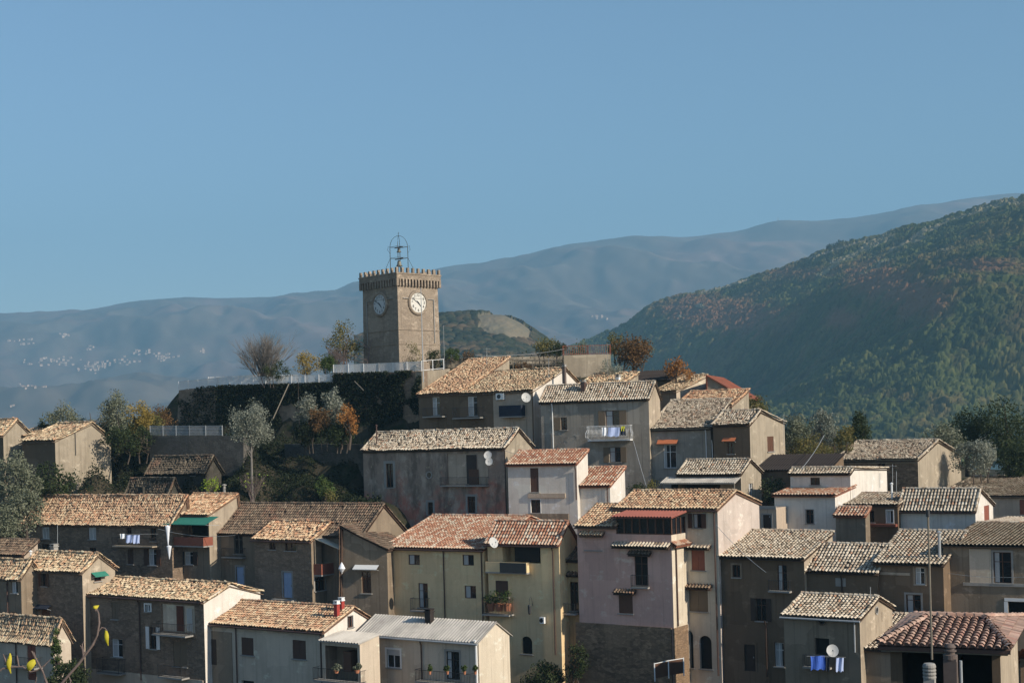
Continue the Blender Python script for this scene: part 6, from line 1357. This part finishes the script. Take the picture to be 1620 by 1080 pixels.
# radio masts on the far crest
for px, py0, lb in ((1231, 343, 'taller hazy radio mast on the far mountain crest'), (1250, 346, 'shorter hazy radio mast on the far mountain crest')):
    b = P(px, 355, 9000); zt = z_at(b.x, b.y, py0); B = MB(); hh = zt - b.z
    for sx, sy in ((-1, -1), (1, -1), (0, 1)): B.tube([(sx * 4, sy * 4, -10), (sx * .6, sy * .6, hh)], 1.0, 4)
    for k in range(6): z = hh * k / 6; f = 1 - k / 6; B.tube([(-4 * f, -4 * f, z), (4 * f, -4 * f, z + hh / 12), (0, 4 * f, z), (-4 * f, -4 * f, z)], .5, 4)
    o = B.build('radio_mast', 'zinc'); o.location = b; tag(o, lb, 'mast')
# umbrella-like trees on the crest of the wooded hill
for i, (px, py0, w_, lb) in enumerate(((1316, 385, 14, 'first dark round tree on the crest of the wooded hill'), (1331, 381, 20, 'wide dark tree in the middle of the crest group'), (1352, 378, 20, 'rightmost dark tree of the crest group'), (1286, 402, 12, 'small lone tree lower down the crest'), (1299, 398, 14, 'low rounded tree before the crest group'), (1410, 368, 24, 'broad tree standing further right along the crest'))):
    tree(lb, px, py0, py0 + 18, w_, 2300, 'dark_leaves', 500, 2.4, trunk=.2, clumps=14, dens=.34)
# =================================================================== near branch with yellow leaves (bottom left)
def branch():
    Y = 12.0; base = P(-60, 1180, Y); t = thing('fig_branch', 'bare near twig with a few hanging yellow leaves at the bottom left', 'branch', base); B = MB()
    def L(pts, r0, r1, Yo=0):
        w_ = [P(a, b, Y + Yo) - base for a, b in pts]; n = len(w_); B.tube([tuple(q) for q in w_], [r0 + (r1 - r0) * i / (n - 1) + (.002 * (i % 2)) for i in range(n)], 7); return w_
    L([(60, 1150), (88, 1092), (108, 1068), (124, 1050), (136, 1034), (147, 1019), (154, 1004), (157, 985), (156, 970), (152, 961)], .012, .006)
    L([(132, 1040), (131, 1028), (130, 1018), (133, 1014)], .007, .004); L([(136, 1034), (130, 1026), (127, 1020)], .005, .003); L([(154, 1000), (161, 992), (166, 993), (169, 997)], .005, .003)
    L([(-30, 1082), (-8, 1066), (4, 1057), (22, 1054), (36, 1054), (48, 1062), (58, 1060), (70, 1052), (80, 1042)], .009, .0035); L([(80, 1110), (74, 1080), (67, 1060), (58, 1044), (50, 1029)], .010, .005)
    L([(30, 1054), (28, 1043), (27, 1036)], .006, .004); L([(12, 1055), (8, 1042), (5, 1034)], .006, .004); L([(57, 1046), (55, 1036), (53, 1030)], .005, .003); L([(108, 1068), (112, 1076), (110, 1085)], .006, .004); L([(30, 1150), (52, 1100), (58, 1070)], .007, .004)
    B.lathe([(.0, .02), (.014, .012), (.02, 0), (.012, -.02), (0, -.024)], tuple(P(151, 962, Y) - base), 8)
    B.build('twigs', 'twig_bark', t)
    def leaf(px0, py0, px1, py1, wd, k):
        a = P(px0, py0, Y) - base; b = P(px1, py1, Y) - base; d = b - a; s_ = d.cross(Vector((0, 1, 0))).normalized(); Bm = MB(); n = 9; vs = []
        for i in range(n):
            u = i / (n - 1); w_ = wd / F * Y * .5 * math.sin(math.pi * min(1, u * 1.02 + .02)) ** .8 * (1.1 - .3 * u); c = a + d * u + Vector((.006 * math.sin(u * 5 + k), -.03 * math.sin(math.pi * u), 0))
            vs += [tuple(c - s_ * w_ + Vector((0, .016, 0))), tuple(c), tuple(c + s_ * w_ * .85 + Vector((0, .02, 0)))]
        Bm.add(vs, [(i * 3 + j, i * 3 + j + 1, i * 3 + j + 4, i * 3 + j + 3) for i in range(n - 1) for j in range(2)], .5 + .1 * k); Bm.build('leaf', 'lemon_leaf', t, True)
    leaf(166, 995, 172, 1021, 8, 0); leaf(14, 1033, 17, 1065, 9, 1); leaf(56, 1041, 44, 1063, 13, 2); leaf(148, 963, 155, 957, 8, 3)
branch()
# wires
def wire(label, p0, p1, sag, r_=.012):
    a = P(*p0); b = P(*p1); B = MB(); n = 12; B.tube([tuple((b - a) * (i / n) - Vector((0, 0, sag * 4 * (i / n) * (1 - i / n)))) for i in range(n + 1)], r_, 4); o = B.build('overhead_cable', 'zinc'); o.location = a; tag(o, label, 'cable')
wire('slanting cable from the bow-fronted balcony down to the cream wing', (1002, 697, 142), (1026, 780, 133), .1, .025)
wire('cable slanting up from the white house roof to the olive trees', (1268, 741, 127.5), (1304, 688, 146), .2, .025)
wire('thin cable strung across the front of the yellow houses', (618, 975, 119.3), (885, 978, 119.6), .25, .018)
wire('cable slung from the weathered red house to the white house roof', (798, 712, 135.6), (850, 722, 133), .15, .02)
wire('cable crossing above the hilltop roofs to the beige terrace wall', (752, 562, 158), (893, 552, 161.6), .3, .018)
wire('thin cable from the cream wing to the tall dark house', (1133, 830, 107.8), (1212, 905, 105.5), .2, .018)
wire('sagging cable between the two left stone houses', (250, 836, 130.6), (372, 846, 128), .35, .018)
wire('cable hanging along the wide grey house front', (1492, 905, 101), (1620, 912, 97.5), .15, .018)
# haze: one closed box of even air round camera and everything but the sky
B = MB(); B.box(-7200, 7200, -400, 10800, -265.2, 1620); hz = B.build('haze', 'white_paint'); hz['kind'] = 'stuff'; tag(hz, 'blue autumn haze filling the valley air', 'haze', None, 'stuff')
m = bpy.data.materials.new('haze_air'); m.use_nodes = True; ntm = m.node_tree; ntm.nodes.remove(ntm.nodes['Principled BSDF'])
pv = ntm.nodes.new('ShaderNodeVolumePrincipled'); pv.inputs['Color'].default_value = (.37, .73, 1.0, 1); pv.inputs['Density'].default_value = .00014; pv.inputs['Anisotropy'].default_value = .0
ntm.links.new(pv.outputs[0], ntm.nodes['Material Output'].inputs['Volume']); hz.data.materials.clear(); hz.data.materials.append(m); hz.display_type = 'WIRE'
